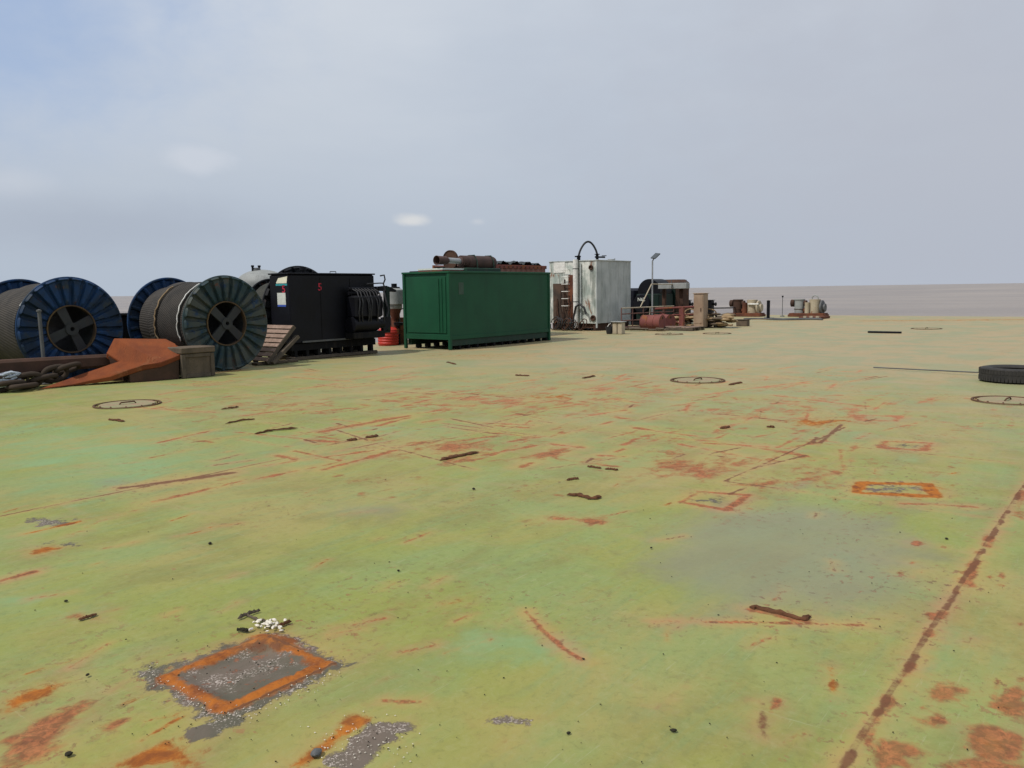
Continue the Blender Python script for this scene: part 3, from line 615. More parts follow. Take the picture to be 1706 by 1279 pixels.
for x, z0, z1, hw in ((1.5, .20, .56, .17), (4.0, .21, .55, .16), (6.2, .24, .555, .15), (7.6, .27, .535, .14), (8.3, .27, .52, .15)):
    y = 16.80; c_ = .05; rings.append([(x, y-hw, z0+c_), (x, y-hw, z1-c_), (x, y-hw+c_, z1), (x, y+hw-c_, z1), (x, y+hw, z1-c_), (x, y+hw, z0+c_), (x, y+hw-c_, z0), (x, y-hw+c_, z0)])
b = MB(); b.loft(rings); b.build('shank', M['shank'], t, smooth=30)
b = MB(); b.cyl((8.12, 16.62, .44), (8.12, 17.0, .44), .05, n=16); b.build('hinge_pin', M['shank'], t)

# ---- chain
t = thing('anchor_chain', 'heavy brown stud link chain heaped between the anchor shank and fluke', 'chain', (6.7, 16.3, 0))
def link(c, d, roll, L=.46, W=.27, r=.048):
    d = Vector(d).normalized(); up = Vector((0, 0, 1)); sd = d.cross(up).normalized(); up2 = sd.cross(d)
    w_ = sd*math.cos(roll)+up2*math.sin(roll); pts = []
    for k in range(22):
        a = 2*math.pi*k/21.0; x = math.cos(a); y = math.sin(a)
        pts.append(Vector(c)+d*(math.copysign(abs(x)**.75, x)*L/2)+w_*(math.copysign(abs(y)**.8, y)*W/2))
    b = MB(); b.tube(pts, r, 8, False); b.cyl(Vector(c)-w_*W*.45, Vector(c)+w_*W*.45, r*.6, n=8); b.build('link', M['chain'], t, smooth=80)
for px, py, Y, ang, tilt, roll in ((112, 614, 16.52, .1, .18, .55), (92, 622, 16.50, .25, .1, 1.3), (72, 631, 16.46, .15, .12, .35), (46, 634, 16.42, -.2, .05, 1.1), (33, 628, 16.52, .3, .1, .3), (16, 640, 16.36, .1, .0, .3), (-6, 640, 16.38, -.2, .0, 1.2), (38, 643, 16.25, .5, .0, .1)):
    p = V(px, py, Y); link((p.x, Y, max(p.z, .06)), (math.cos(ang), math.sin(ang)*.5, tilt), roll)
t = thing('rope_coil', 'small pale blue and white heap of rope at the left edge beside the chain', 'rope', (5.95, 16.6, 0))
b = MB(); rs = random.Random(5)
for j in range(6):
    c0 = V(6, 628, 16.42); pts = [(c0.x+rs.uniform(-.04, .04)+.24*math.cos(a), 16.4+.10*math.sin(a), .10+.045*j+.02*math.sin(3*a+j)) for a in np.linspace(0, 6.2, 24)]; b.tube(pts, .026, 6)
b.build('coil', M['paleblue'], t, smooth=80)

# ---- crate right of the anchor
t = thing('timber_crate', 'grey brown timber crate between the anchor and the teal reel', 'crate', (9.5, 16.0, 0))
cx0, cx1, cy0, cy1, cz = 9.06, 9.78, 15.62, 16.12, .60
b = MB(); b.box(cx0+.03, cx1-.03, cy0+.02, cy1-.02, .05, cz-.10, .01); b.build('body', M['woodold'], t)
for x in (cx0-.012, cx1-.075):
    b = MB(); b.box(x, x+.087, cy0-.012, cy0+.06, .0, cz-.11, .008); b.build('corner_post', M['woodstr'], t)
for z in (.0, .42):
    b = MB(); b.box(cx0+.078, cx1-.078, cy0-.006, cy0+.018, z, z+.075, .006); b.build('batten', M['woodstr'], t)
b = MB(); b.box(cx0-.03, cx1+.03, cy0-.03, cy1+.03, cz-.098, cz+.03, .015); b.build('lid', M['woodold'], t)

# ---- pallet leaning on the engine housing
t = thing('wooden_pallet', 'weathered pallet of pale slats leaning against the end of the black housing', 'pallet', (12.2, 17.1, 0))
pb, pt_ = Vector((11.90, 16.68, .02)), Vector((12.74, 16.68, .86)); sl = (pt_-pb); nrm = Vector((-sl.z, 0, sl.x)).normalized()
for k in range(8):
    f0, f1 = k/8+.012, (k+1)/8-.02; a = pb+sl*f0+nrm*.09; c_ = pb+sl*f1+nrm*.09
    b = MB(); b.prism([a, c_, c_+nrm*.022, a+nrm*.022], (0, 1.05+random.uniform(-.02, .02), 0)); b.build('slat', M['wood'], t)
for y in (0, .48, .96):
    b = MB(); b.prism([pb+Vector((0, y, 0)), pt_+Vector((0, y, 0)), pt_+Vector((0, y, 0))+nrm*.088, pb+Vector((0, y, 0))+nrm*.088], (0, .09, 0)); b.build('stringer', M['woodstr'], t)
t = thing('wooden_plank', 'brown plank propped beside the leaning pallet', 'plank', (12.5, 16.8, 0))
a, c_ = Vector((11.97, 16.55, .02)), Vector((12.80, 16.62, .62)); b = MB(); b.prism([a, c_, c_+Vector((-.05, 0, .06)), a+Vector((-.05, 0, .06))], (0, .12, 0)); b.build('board', M['woodstr'], t)
t = thing('wooden_plank', 'second dark plank lying low under the leaning pallet', 'plank', (12.5, 17.0, 0))
b = MB(); b.box(11.7, 12.9, 16.85, 17.1, .0, .06, .01); b.build('board', M['woodold'], t)

# ---- black engine housing with number 5
def text_mesh(s, size):
    cu = bpy.data.curves.new('digit', 'FONT'); cu.body = s; cu.size = size; cu.extrude = .003; cu.offset = size*.012; cu.resolution_u = 4
    o = bpy.data.objects.new('digit', cu); sc.collection.objects.link(o); dg = bpy.context.evaluated_depsgraph_get()
    me = bpy.data.meshes.new_from_object(o.evaluated_get(dg)); sc.collection.objects.unlink(o); bpy.data.objects.remove(o); return me
def letter(name, s, size, mat, parent, pos, facing, sx=1.0):
    """facing '-y' or '-x': the side the writing looks to"""
    me = text_mesh(s, size); me.materials.clear(); me.materials.append(mat); ex, ez = Vector((1, 0, 0)), Vector((0, 0, 1))
    base = Vector(parent['_w']); xs_ = [v.co.x for v in me.vertices]; mx = (min(xs_)+max(xs_))/2
    for v in me.vertices:
        u, h, d = (v.co.x-mx)*sx, v.co.y, v.co.z
        w_ = Vector((pos[0]+u, pos[1]-d, pos[2]+h)) if facing == '-y' else Vector((pos[0]-d, pos[1]-u, pos[2]+h))
        v.co = w_-base
    me.name = name; o = bpy.data.objects.new(name, me); sc.collection.objects.link(o); o.parent = parent; o['_w'] = tuple(base); return o
t = thing('engine_housing', 'black boxy engine housing numbered 5 in red, with stickers on its left end', 'engine housing', (14.4, 17.6, 0))
hx0, hx1, hy0, hy1 = 12.98, 15.86, 17.2, 18.02
b = MB(); b.box(hx0, hx1, hy0, hy1, .42, 2.18, .03); body = b.build('body', M['black'], t)
b = MB(); b.box(hx0-.02, hx1+.02, hy0-.02, hy1+.02, 2.182, 2.22, .008); b.build('roof', M['black'], t)
for x in (13.95, 14.95):
    b = MB(); b.box(x, x+.012, hy0-.008, hy0+.01, .5, 2.1); b.build('panel_seam', M['blackfr'], t)
b = MB(); b.box(13.3, 15.7, hy0-.03, hy0-.004, .44, .485); b.build('trim', M['greydk'], t)
for y_ in (hy0+.04, hy1-.16):
    b = MB(); b.box(hx0+.02, hx1, y_, y_+.12, .24, .415); b.build('skid_beam', M['blackfr'], t)
for i in range(8):
    x = hx0+.1+i*.37
    for y_ in (hy0+.03, hy1-.17):
        b = MB(); b.box(x, x+.09, y_, y_+.14, .085, .238); b.build('support', M['blackfr'], t)
for y_ in (hy0-.02, hy1-.2):
    b = MB(); b.box(hx0-.05, hx1+.02, y_, y_+.22, 0, .083, .01); b.build('base_timber', M['woodstr'], t)
letter('number', '5', .27, M['five'], t, (13.94, hy0-.003, 1.77), '-y'); letter('number', '5', .27, M['five'], t, (hx0-.003, 17.43, 1.725), '-x', 1.1)
b = MB(); b.prism([(hx0-.005, 17.26, 2.13), (hx0-.005, 17.63, 2.09), (hx0-.005, 17.72, 1.98), (hx0-.005, 17.72, 1.975), (hx0-.005, 17.72, 1.96), (hx0-.005, 17.30, 1.96)], (.004, 0, 0)); b.build('sticker', M['sticker'], t)
b = MB(); b.box(hx0-.006, hx0-.001, 17.28, 17.74, 1.90, 1.952); b.build('sticker_band', M['teal'], t)
b = MB(); b.box(hx0-.006, hx0-.001, 17.36, 17.70, 1.42, 1.72); b.build('sticker', M['sticker2'], t)
b = MB(); b.box(hx0-.0065, hx0-.001, 17.36, 17.70, 1.37, 1.418); b.build('sticker_band', M['stickblue'], t)
b = MB(); b.cyl((13.74, 17.6, 2.2), (13.74, 17.6, 2.36), .06, n=14); b.cyl((13.74, 17.6, 2.30), (13.74, 17.6, 2.38), .09, n=14); b.build('filler_cap', M['black'], t)
b = MB(); b.tube([(14.55, 17.5, 2.2), (14.55, 17.5, 2.27), (14.75, 17.5, 2.27), (14.75, 17.5, 2.2)], .012, 6); b.build('lifting_eye', M['greydk'], t)

# ---- hydraulic pack at the right end of the housing
t = thing('hydraulic_unit', 'dark hydraulic unit with drum, hoses and short arm bolted to the black housing', 'hydraulic unit', (15.4, 16.95, 0))
b = MB(); b.box(14.75, 15.75, 16.74, 17.14, 1.02, 1.62, .05); b.build('motor_box', M['black'], t)
b = MB(); b.cyl((14.75, 16.94, .84), (15.62, 16.94, .84), .19, n=28); b.cyl((15.62, 16.94, .84), (15.88, 16.94, .84), .13, n=24); b.cyl((14.75, 16.94, .84), (14.7, 16.94, .84), .22, n=28); b.build('drum', M['black'], t)
b = MB(); b.box(14.7, 15.84, 16.8, 17.17, .46, .64, .02); b.build('bracket_plate', M['blackfr'], t)
b = MB(); b.cyl((14.75, 17.02, 1.68), (15.8, 17.02, 1.68), .05, n=12); b.cyl((14.75, 17.02, 1.80), (15.8, 17.02, 1.80), .04, n=12)
for x in (14.8, 15.2, 15.7): b.box(x, x+.03, 16.98, 17.08, 1.6, 1.86)
b.build('manifold', M['black'], t)
rs = random.Random(4)
for k in range(8):
    x = 14.85+k*.11; b = MB(); b.tube([(x, 17.0, 1.80), (x+.03, 16.82, 1.72), (x+rs.uniform(0, .1), 16.71, 1.45), (x+rs.uniform(-.05, .15), 16.71, 1.15), (x+rs.uniform(-.05, .2), 16.78, .9)], .019, 7); b.build('hose', M['hose'], t, smooth=80)
b = MB(); b.tube([(15.85, 16.95, 2.15), (15.98, 16.93, 2.17), (16.0, 16.92, 2.05), (15.93, 16.92, 1.93), (15.98, 16.9, 1.75)], .022, 7); b.build('hose', M['hose'], t, smooth=80)
# crane arm and mast
b = MB(); b.box(16.22, 16.36, 17.12, 17.26, .62, 1.86, .01); b.box(15.86, 16.36, 17.14, 17.24, .55, .619, .005); b.build('mast', M['dkgreen'], t)
b = MB(); b.prism([(15.95, 17.13, 1.74), (16.62, 17.13, 1.70), (16.62, 17.13, 1.76), (16.25, 17.13, 1.88), (15.98, 17.13, 1.86)], (0, .12, 0)); b.build('arm', M['black'], t)
b = MB(); b.tube([(15.4, 17.0, 1.93), (15.9, 17.05, 1.95), (16.1, 17.1, 1.95)], .018, 7); b.tube([(16.1, 17.1, 1.75), (16.05, 17.0, 1.6), (16.12, 16.95, 1.2), (16.0, 16.9, 1.0)], .03, 8); b.build('hose', M['hose'], t, smooth=80)
b = MB(); b.prism([(15.95, 17.0, 1.0), (16.25, 17.0, 1.02), (16.25, 17.0, .78), (16.05, 17.0, .62), (15.95, 17.0, .62)], (0, .1, 0)); b.build('bracket', M['black'], t)

# ---- air cleaner and tank with the red drum
t = thing('air_cleaner', 'grey canister air cleaner on a brown cone and pipe above the rust brown tank', 'air cleaner', (18.9, 19.4, 0))
ax, ay = 18.78, 19.45
b = MB(); b.lathe([(.001, 0), (.22, 0), (.24, .04), (.24, .14), (.29, .15), (.29, .60), (.20, .66), (.001, .66)], (ax, ay, 1.16), 'z', 32); b.build('canister', M['grey'], t)
b = MB(); b.lathe([(.09, 0), (.12, .08), (.22, .38), (.001, .38)], (ax, ay, .78), 'z', 28); b.cyl((ax, ay, .3), (ax, ay, .79), .09, n=16); b.build('cone', M['rust'], t)
b = MB(); b.cyl((ax, ay, 1.82), (ax, ay, 1.97), .09, n=16); b.lathe([(.001, .08), (.18, .06), (.2, 0), (.001, 0)], (ax, ay, 1.80), 'z', 20); b.build('cap', M['black'], t)
b = MB(); b.tube([(ax+.16, ay, 1.1), (ax+.36, ay, 1.16), (ax+.44, ay, 1.14), (ax+.44, ay, .9)], .02, 7); b.cyl((ax+.2, ay, .7), (ax+.16, ay, 1.12), .03, n=8); b.build('pipe', M['greydk'], t)
b = MB(); b.lathe([(.001, 0), (.14, 0), (.16, .1), (.001, .12)], (ax-.05, ay-.2, .62), 'z', 18); b.cyl((ax-.05, ay-.2, .0), (ax-.05, ay-.2, .62), .05, n=10); b.build('pump', M['black'], t)
t = thing('rusty_tank', 'upright rust brown steel tank standing behind the red drum', 'tank', (19.25, 19.75, 0))
b = MB(); b.lathe([(.001, 0), (.30, 0), (.30, .82), (.28, .86), (.001, .86)], (19.1, 19.72, 0), 'z', 40); b.torus((19.1, 19.72, .45), .30, .012, 'z', 40, 6); b.build('shell', M['rust'], t)
t = thing('plastic_drum', 'bright red drum with ribbed sides between black housing and green container', 'drum', (18.75, 19.6, 0))
dx, dy = 18.42, 19.42; pr = [(.001, 0), (.30, 0), (.32, .02)]
for k in range(5): z = .04+k*.085; pr += [(.32, z), (.335, z+.02), (.335, z+.05), (.32, z+.07)]
pr += [(.31, .50), (.24, .56), (.12, .59), (.10, .62), (.10, .68), (.001, .68)]
b = MB(); b.lathe(pr, (dx, dy, 0), 'z', 40); b.build('shell', M['red'], t, smooth=35)
b = MB(); b.box(dx+.10, dx+.20, dy-.31, dy-.27, .36, .52); b.build('paint_scuff', M['redold'], t)
t = thing('steel_stand', 'thin rusty rod stand at the left end of the green container', 'stand', (19.9, 19.9, 0))
b = MB()
for p, q in (((19.35, 20.0, .04), (20.5, 20.0, .04)), ((19.5, 20.0, .05), (19.95, 20.0, .62)), ((19.95, 20.0, .62), (19.6, 20.0, .78)), ((19.6, 20.0, .78), (19.6, 20.0, .6)), ((19.95, 20.0, .62), (20.35, 20, .05))): b.cyl(p, q, .016, n=7)
b.tube([(19.35, 20, .04), (19.33, 20, .5), (19.42, 20, .62), (19.38, 20, .9)], .014, 7); b.build('frame', M['rustdk'], t)

# ---- green generator container
t = thing('generator_container', 'dark green steel generator container with a brown silencer on its roof', 'container', (20.2, 17.05, 0))
gx0, gx1, gy0, gy1, gz0, gz1 = 17.68, 22.72, 16.06, 17.96, .32, 2.27
b = MB(); b.box(gx0+.04, gx1-.04, gy0+.03, gy1-.03, gz0+.02, gz1-.05); b.build('body', M['green'], t, smooth=0)
for x in (gx0, gx1-.09):
    for y in (gy0, gy1-.09):
        b = MB(); b.box(x, x+.09, y, y+.09, 0.0, gz1-.052, .008); b.build('corner_post', M['green'], t)
b = MB(); b.box(gx0-.015, gx1+.015, gy0-.015, gy1+.015, gz1-.05, gz1+.01, .008); b.build('roof', M['green'], t)
b = MB(); b.box(gx0+.09, gx1-.09, gy0+.012, gy0+.05, gz0-.03, gz0+.09, .006); b.build('sill_beam', M['green'], t)
b = MB(); b.box(gx0+.012, gx0+.05, gy0+.09, gy1-.09, gz0-.03, gz0+.12, .006); b.build('sill_beam', M['green'], t)
d_ = MB(); d_.box(gx0+.018, gx0+.039, gy0+.16, gy1-.16, gz0+.16, gz1-.15, .006)
dr = d_.build('door', M['green'], t)
for y in (gy0+.30, gy0+.42):
    b = MB(); b.cyl((gx0+.005, y, gz0+.2), (gx0+.005, y, gz1-.2), .012, n=8); b.build('lock_bar', M['green'], dr)
b = MB(); b.box(18.12, 18.34, gy0+.024, gy0+.03, 1.60, 1.95); b.build('name_plate', M['nameplate'], t)
for y_ in (gy0+.06, gy1-.2):
    b = MB(); b.box(gx0+.12, gx1-.1, y_, y_+.14, .10, gz0+.01, .01); b.build('skid_beam', M['green_dk'], t)
for k in range(12):
    for y_ in (gy0+.05, gy1-.24):
        b = MB(); b.box(gx0+.45+k*.40, gx0+.53+k*.40, y_, y_+.19, 0.0, .10); b.build('chock', M['blackfr'], t)
# silencer
my, mz = 16.75, 2.60
s = MB(); s.lathe([(.001, 0), (.12, 0), (.17, .02), (.20, .05), (.205, .1), (.205, 1.22), (.18, 1.30), (.001, 1.33)], (19.22, my, mz-.02), 'x', 36); sil = s.build('silencer', M['brown'], t)
s = MB(); s.lathe([(.10, -.28), (.14, -.26), (.17, -.14), (.17, .02)], (19.22, my, mz), 'x', 28, True)
for k in range(4): s.torus((19.0+k*.07, my, mz), .165, .014, 'x', 28, 6)
s.build('bellows', M['brown'], sil)
s = MB(); s.cyl((18.30, my, mz+.02), (19.0, my, mz), .085, n=24); s.build('tail_pipe', M['galv'], sil)
s = MB(); s.lathe([(.09, .48), (.125, .40), (.13, .10), (.14, .0), (.128, .0), (.115, .12), (.10, .30), (.001, .32)], (17.92, my, mz+.01), 'x', 28); s.build('outlet', M['brown'], sil)
s = MB(); s.lathe([(.28, -.02), (.30, -.02), (.30, .06), (.28, .06), (.28, -.02)], (19.12, my+.55, mz+.06), 'x', 48); s.lathe([(.001, 0), (.28, 0), (.28, .02), (.001, .02)], (19.12, my+.55, mz+.06), 'x', 48); s.build('flue_disc', M['rustdk'], t)
for x in (19.5, 20.3):
    s = MB(); s.tube([(x, my-.24, gz1+.01), (x, my-.225, mz), (x, my-.12, mz+.19), (x, my+.12, mz+.19), (x, my+.225, mz), (x, my+.24, gz1+.01)], .018, 7); s.build('strap', M['green_dk'], sil)
b = MB(); b.box(18.95, 20.6, my-.28, my+.28, gz1+.012, mz-.2, .02); b.build('silencer_base', M['green_dk'], t)
t = thing('roof_tray', 'small faded red and white tray lying on the green container roof', 'tray', (18.4, 17.1, gz1+.01))
b = MB(); z = gz1+.0115; b.box(18.0, 18.95, 16.60, 17.6, z, z+.05, .01); b.build('base', M['redold'], t)
b = MB(); b.box(17.99, 18.96, 16.585, 16.62, z+.052, z+.10); b.box(17.99, 18.02, 16.622, 17.6, z+.052, z+.10); b.box(18.03, 18.94, 16.64, 17.58, z+.052, z+.058); b.build('edge', M['sticker2'], t)

# ---- red container behind, pale cabinet behind
t = thing('shipping_container', 'faded oxide red container behind the green one, dark tarpaulin on its roof', 'container', (23.8, 19.0, 0))
rx0, rx1, ry0, ry1, rz = 21.0, 25.55, 18.25, 19.8, 2.60
b = MB(); vs = []; nseg = 60
prof = []
for k in range(nseg): x = rx0+(rx1-rx0)*k/(nseg-1); prof.append((x, ry0+(.035 if (k//2) % 2 else 0)))
b.loft([[(x, y, .15) for x, y in prof]+[(rx1, ry1, .15), (rx0, ry1, .15)], [(x, y, rz-.12) for x, y in prof]+[(rx1, ry1, rz-.12), (rx0, ry1, rz-.12)]]); b.build('body', M['redroof'], t, smooth=0)
b = MB(); b.box(rx0-.02, rx1+.02, ry0-.02, ry0+.06, rz-.12, rz, .006); b.box(rx0-.02, rx1+.02, ry1-.06, ry1+.02, rz-.12, rz, .006); b.build('top_rail', M['redold'], t)
b = MB(); b.box(rx0, rx1, ry0+.062, ry1-.062, rz-.06, rz-.03); b.build('roof', M['redroof'], t)
b = MB()
for k in range(18): b.box(rx0+.2+k*.25, rx0+.27+k*.25, ry0-.028, ry0-.021, rz-.10, rz-.05)
b.build('roof_cleats', M['rustdk'], t)
b = MB(); b.box(rx0, rx1, ry0, ry0+.12, 0, .149); b.box(rx0, rx1, ry1-.12, ry1, 0, .149); b.build('bottom_rail', M['rustdk'], t)
t = thing('tarpaulin', 'dark rumpled tarpaulin spread over the red container roof', 'tarpaulin', (24.0, 19.3, rz))
rs = random.Random(2); N1, N2 = 40, 12; vs = []; 
for i in range(N1+1):
    for j in range(N2+1):
        x = 22.3+3.2*i/N1; y = 18.4+1.3*j/N2; e = min(i, N1-i)/4; z = rz+.005+min(1, e)*(.07+.05*math.sin(i*.7)+.03*math.sin(i*1.9+j)+rs.uniform(0, .02)); vs.append((x, y, z))
b = MB(); b.add(vs, [(i*(N2+1)+j, (i+1)*(N2+1)+j, (i+1)*(N2+1)+j+1, i*(N2+1)+j+1) for i in range(N1) for j in range(N2)])
b.add([(x, y, z-.02) for x, y, z in vs], [(i*(N2+1)+j+1, (i+1)*(N2+1)+j+1, (i+1)*(N2+1)+j, i*(N2+1)+j) for i in range(N1) for j in range(N2)]); b.build('sheet', M['tarp'], t, smooth=80)
t = thing('steel_cabinet', 'pale green steel cabinet just showing above the left of the green container', 'cabinet', (21.3, 20.3, 0))
b = MB(); b.box(20.72, 22.0, 19.95, 20.6, .06, 2.36, .02); b.build('body', M['palegreen'], t)
b = MB(); b.box(20.68, 22.05, 19.92, 20.64, 2.362, 2.41, .008); b.build('roof', M['blackfr'], t)
for y_ in (20.0, 20.45):
    b = MB(); b.box(20.75, 21.95, y_, y_+.1, 0, .058); b.build('foot', M['blackfr'], t)

# ---- white tank
t = thing('water_tank', 'tall blotched white and rust streaked steel tank with a white pipe up its front', 'tank', (30.0, 19.0, 0))
tx0, tx1, ty0, ty1, tz = 28.7, 31.42, 17.97, 20.32, 2.88
b = MB()
b.box(tx0, tx0+.03, ty0+.03, ty1, .30, tz-.04); b.build('end_wall', M['tank'], t, smooth=0)
b = MB(); b.box(tx0+.032, tx1-.03, ty0+.06, ty1-.03, .32, tz-.06); b.build('core', M['tankside'], t, smooth=0)
b = MB(); pf = []
for k in range(49):
    x = tx0+.034+(tx1-tx0-.04)*k/48; ph = (k/48*4) % 1; pf.append((x, ty0+(.035 if .42 < ph < .58 else 0)))
b.loft([[(x, y, .30) for x, y in pf]+[(x, y+.02, .30) for x, y in pf[::-1]], [(x, y, tz-.04) for x, y in pf]+[(x, y+.02, tz-.04) for x, y in pf[::-1]]]); b.build('side_wall', M['tankside'], t, smooth=0)
b = MB(); b.box(tx0-.03, tx1+.03, ty0-.03, ty1+.03, tz-.038, tz+.01, .01); b.build('roof', M['tankside'], t)
b = MB(); b.box(tx0-.005, tx0+.05, ty0-.005, ty0+.05, .12, tz-.04); b.box(tx1-.05, tx1+.005, ty0-.01, ty0+.05, .12, tz-.04); b.build('corner_angle', M['tankside'], t)
b = MB(); b.box(tx0+.05, tx1, ty0+.1, ty0+.2, 0, .30); b.box(tx0+.05, tx1, ty1-.2, ty1-.1, 0, .30); b.box(tx0+.1, tx0+.25, ty0+.2, ty1-.2, .1, .29); b.build('skid', M['rustdk'], t)
b = MB(); b.cyl((tx0-.11, 18.93, .12), (tx0-.11, 18.93, tz+.04), .105, n=20); vp = b.build('riser_pipe', M['white'], t)
for z in (1.2, 2.55):
    b = MB(); b.torus((tx0-.11, 18.93, z), .108, .016, 'z', 20, 6); b.build('clamp', M['greydk'], vp)
b = MB(); b.cyl((tx0-.05, 18.72, .5), (tx0-.05, 18.72, 2.75), .035, n=10); b.build('drain_pipe', M['tankside'], t)
# hose arch on the roof
a0, a1 = Vector((tx0+.02, 18.86, tz+.18)), Vector((tx0+.75, 18.42, tz+.24)); pts = []
for k in range(17):
    u = k/16; p = a0.lerp(a1, u); p.z += .54*math.sin(math.pi*u)**.75+.02; pts.append(p)
b = MB(); b.tube(pts, .042, 10); b.build('hose_arch', M['hose'], t, smooth=80)
b = MB(); b.cyl((tx0+.02, 18.86, tz), (tx0+.02, 18.86, tz+.2), .075, n=14); b.lathe([(.001, 0), (.13, 0), (.13, .05), (.001, .05)], (tx0+.02, 18.9, tz+.14), 'z', 16); b.build('elbow', M['black'], t)
b = MB(); b.cyl((tx0+.75, 18.42, tz), (tx0+.75, 18.42, tz+.26), .06, n=12); b.cyl((tx0+.6, 18.42, tz+.14), (tx0+1.15, 18.3, tz+.14), .035, n=10); b.torus((tx0+1.1, 18.3, tz+.2), .09, .015, 'z', 18, 6); b.lathe([(.001, 0), (.11, 0), (.11, .03), (.001, .03)], (tx0+.75, 18.42, tz+.24), 'z', 14); b.build('valve', M['black'], t)
b = MB(); b.lathe([(.001, .07), (.15, .07), (.16, 0), (.001, 0)], (tx0+2.0, 18.5, tz+.012), 'z', 20); b.cyl((tx0+2.3, 18.5, tz), (tx0+2.3, 18.5, tz+.13), .02, n=8); b.build('roof_hatch', M['grey'], t)
# ports
for (y, z, r) in ((18.24, 2.58, .10), (18.14, .52, .12)):
    b = MB(); b.lathe([(.001, .0), (r*.55, -.01), (r*.6, -.045), (r, -.05), (r, 0)], (tx0-.003, y, z), 'x', 24); b.torus((tx0-.045, y, z), r*.8, .02, 'x', 24, 6); b.build('port', M['rustdk'], t)
# ladder rungs in staple form
for k in range(6):
    z = 1.02+k*.30; b = MB(); y0_, y1_ = 19.30, 19.62
    b.tube([(tx0, y0_, z), (tx0-.14, y0_, z), (tx0-.14, y1_, z), (tx0, y1_, z)], .014, 6); b.build('rung', M['white'], t)
b = MB(); b.box(tx0-.012, tx0-.002, 19.04, 19.36, .35, 2.30); b.build('rust_sheet', M['rust'], t)
b = MB(); b.box(tx0-.010, tx0-.002, 19.365, 20.14, .32, 1.95); b.build('grimy_sheet', M['grime'], t)
b = MB(); b.box(tx0-.02, tx0-.004, 19.52, 20.10, 2.40, 2.84, .004); b.build('patch_plate', M['white'], t)
rs = random.Random(9)
b = MB()
for k in range(9):
    y = 19.05+rs.uniform(0, .95); b.tube([(tx0-.03, y, rs.uniform(1.2, 2.2)), (tx0-.06, y+rs.uniform(-.08, .08), 1.0), (tx0-.10, y+rs.uniform(-.15, .15), .55), (tx0-.16, y+rs.uniform(-.2, .2), .12)], rs.uniform(.012, .022), 6)
b.build('cables', M['rustdk'], t, smooth=80)
t = thing('hose_bundle', 'rusty tangle of hoses heaped at the foot of the white tank', 'hoses', (28.4, 18.9, 0))
for k in range(10):
    b = MB(); cx_, cy_, r_ = 28.30+rs.uniform(-.1, .12), 18.60+rs.uniform(-.3, 1.2), rs.uniform(.16, .34)
    b.tube([(cx_+r_*.35*math.cos(a), cy_+r_*math.cos(a+.4), .05+max(0, r_*(1+math.sin(a)))+rs.uniform(-.01, .01)) for a in np.linspace(0, 6.1, 22)], rs.uniform(.018, .03), 6); b.build('loop', M['rustdk'] if k % 2 else M['hose'], t, smooth=80)
t = thing('rubber_apron', 'dark arched rubber hose hanging over the foot of the white tank', 'hose', (28.5, 18.5, 0))
b = MB(); b.tube([(28.52, 18.98, .03), (28.50, 18.96, .6), (28.48, 18.86, .98), (28.47, 18.66, 1.10), (28.48, 18.45, .95), (28.50, 18.36, .7)], .045, 8); b.build('hose', M['hose'], t, smooth=80)

# ---- small things at the foot of the tank
t = thing('bucket', 'small black bucket with a white handle near the white tank', 'bucket', (26.4, 15.95, 0))
bx, by = 27.0, 16.35
b = MB(); b.lathe([(.001, 0), (.105, 0), (.14, .27), (.15, .27), (.15, .25), (.115, .03), (.001, .03)], (bx, by, 0), 'z', 28); b.build('pail', M['hose'], t)
b = MB(); b.tube([(bx-.14, by, .27), (bx-.08, by-.03, .36), (bx+.02, by-.04, .39), (bx+.10, by-.03, .34), (bx+.14, by, .27)], .012, 6); b.build('handle', M['white'], t)
t = thing('steel_bitt', 'short pale rusty double box standing right of the black bucket', 'bitt', (27.2, 16.0, 0))
for y0_ in (15.78, 16.00):
    b = MB(); b.box(26.95, 27.2, y0_-.0, y0_+.19, .0, .44, .012); b.build('post', M['beige'], t)
b = MB(); b.box(26.9, 27.25, 15.74, 16.23, .441, .475, .008); b.build('cap', M['grey'], t)

# ---- pipe rail
t = thing('pipe_railing', 'low pinkish rusty pipe railing from the white tank to the red frame', 'railing', (31.2, 17.0, 0))
ra0, ra1 = Vector((29.6, 17.35, 0)), Vector((33.6, 17.0, 0))
for z, m_ in ((.90, 'beige'), (.66, 'redrail'), (.38, 'redrail'), (.12, 'redrail')):
    b = MB(); b.cyl(ra0+Vector((0, 0, z)), ra1+Vector((0, 0, z)), .024, n=8); b.build('rail', M[m_], t)
for k in range(6):
    p = ra0.lerp(ra1, k/5); b = MB(); b.cyl(p, p+Vector((0, 0, .92)), .024, n=8); b.build('post', M['redrail'], t)
b = MB(); b.cyl((30.9, 17.2, .9), (31.8, 17.15, 1.88), .024, n=8); b.cyl((31.8, 17.15, 1.88), (34.4, 17.1, 1.86), .02, n=8); b.cyl((31.15, 16.95, .02), (31.6, 17.1, .9), .024, n=8); b.build('brace', M['beige'], t)
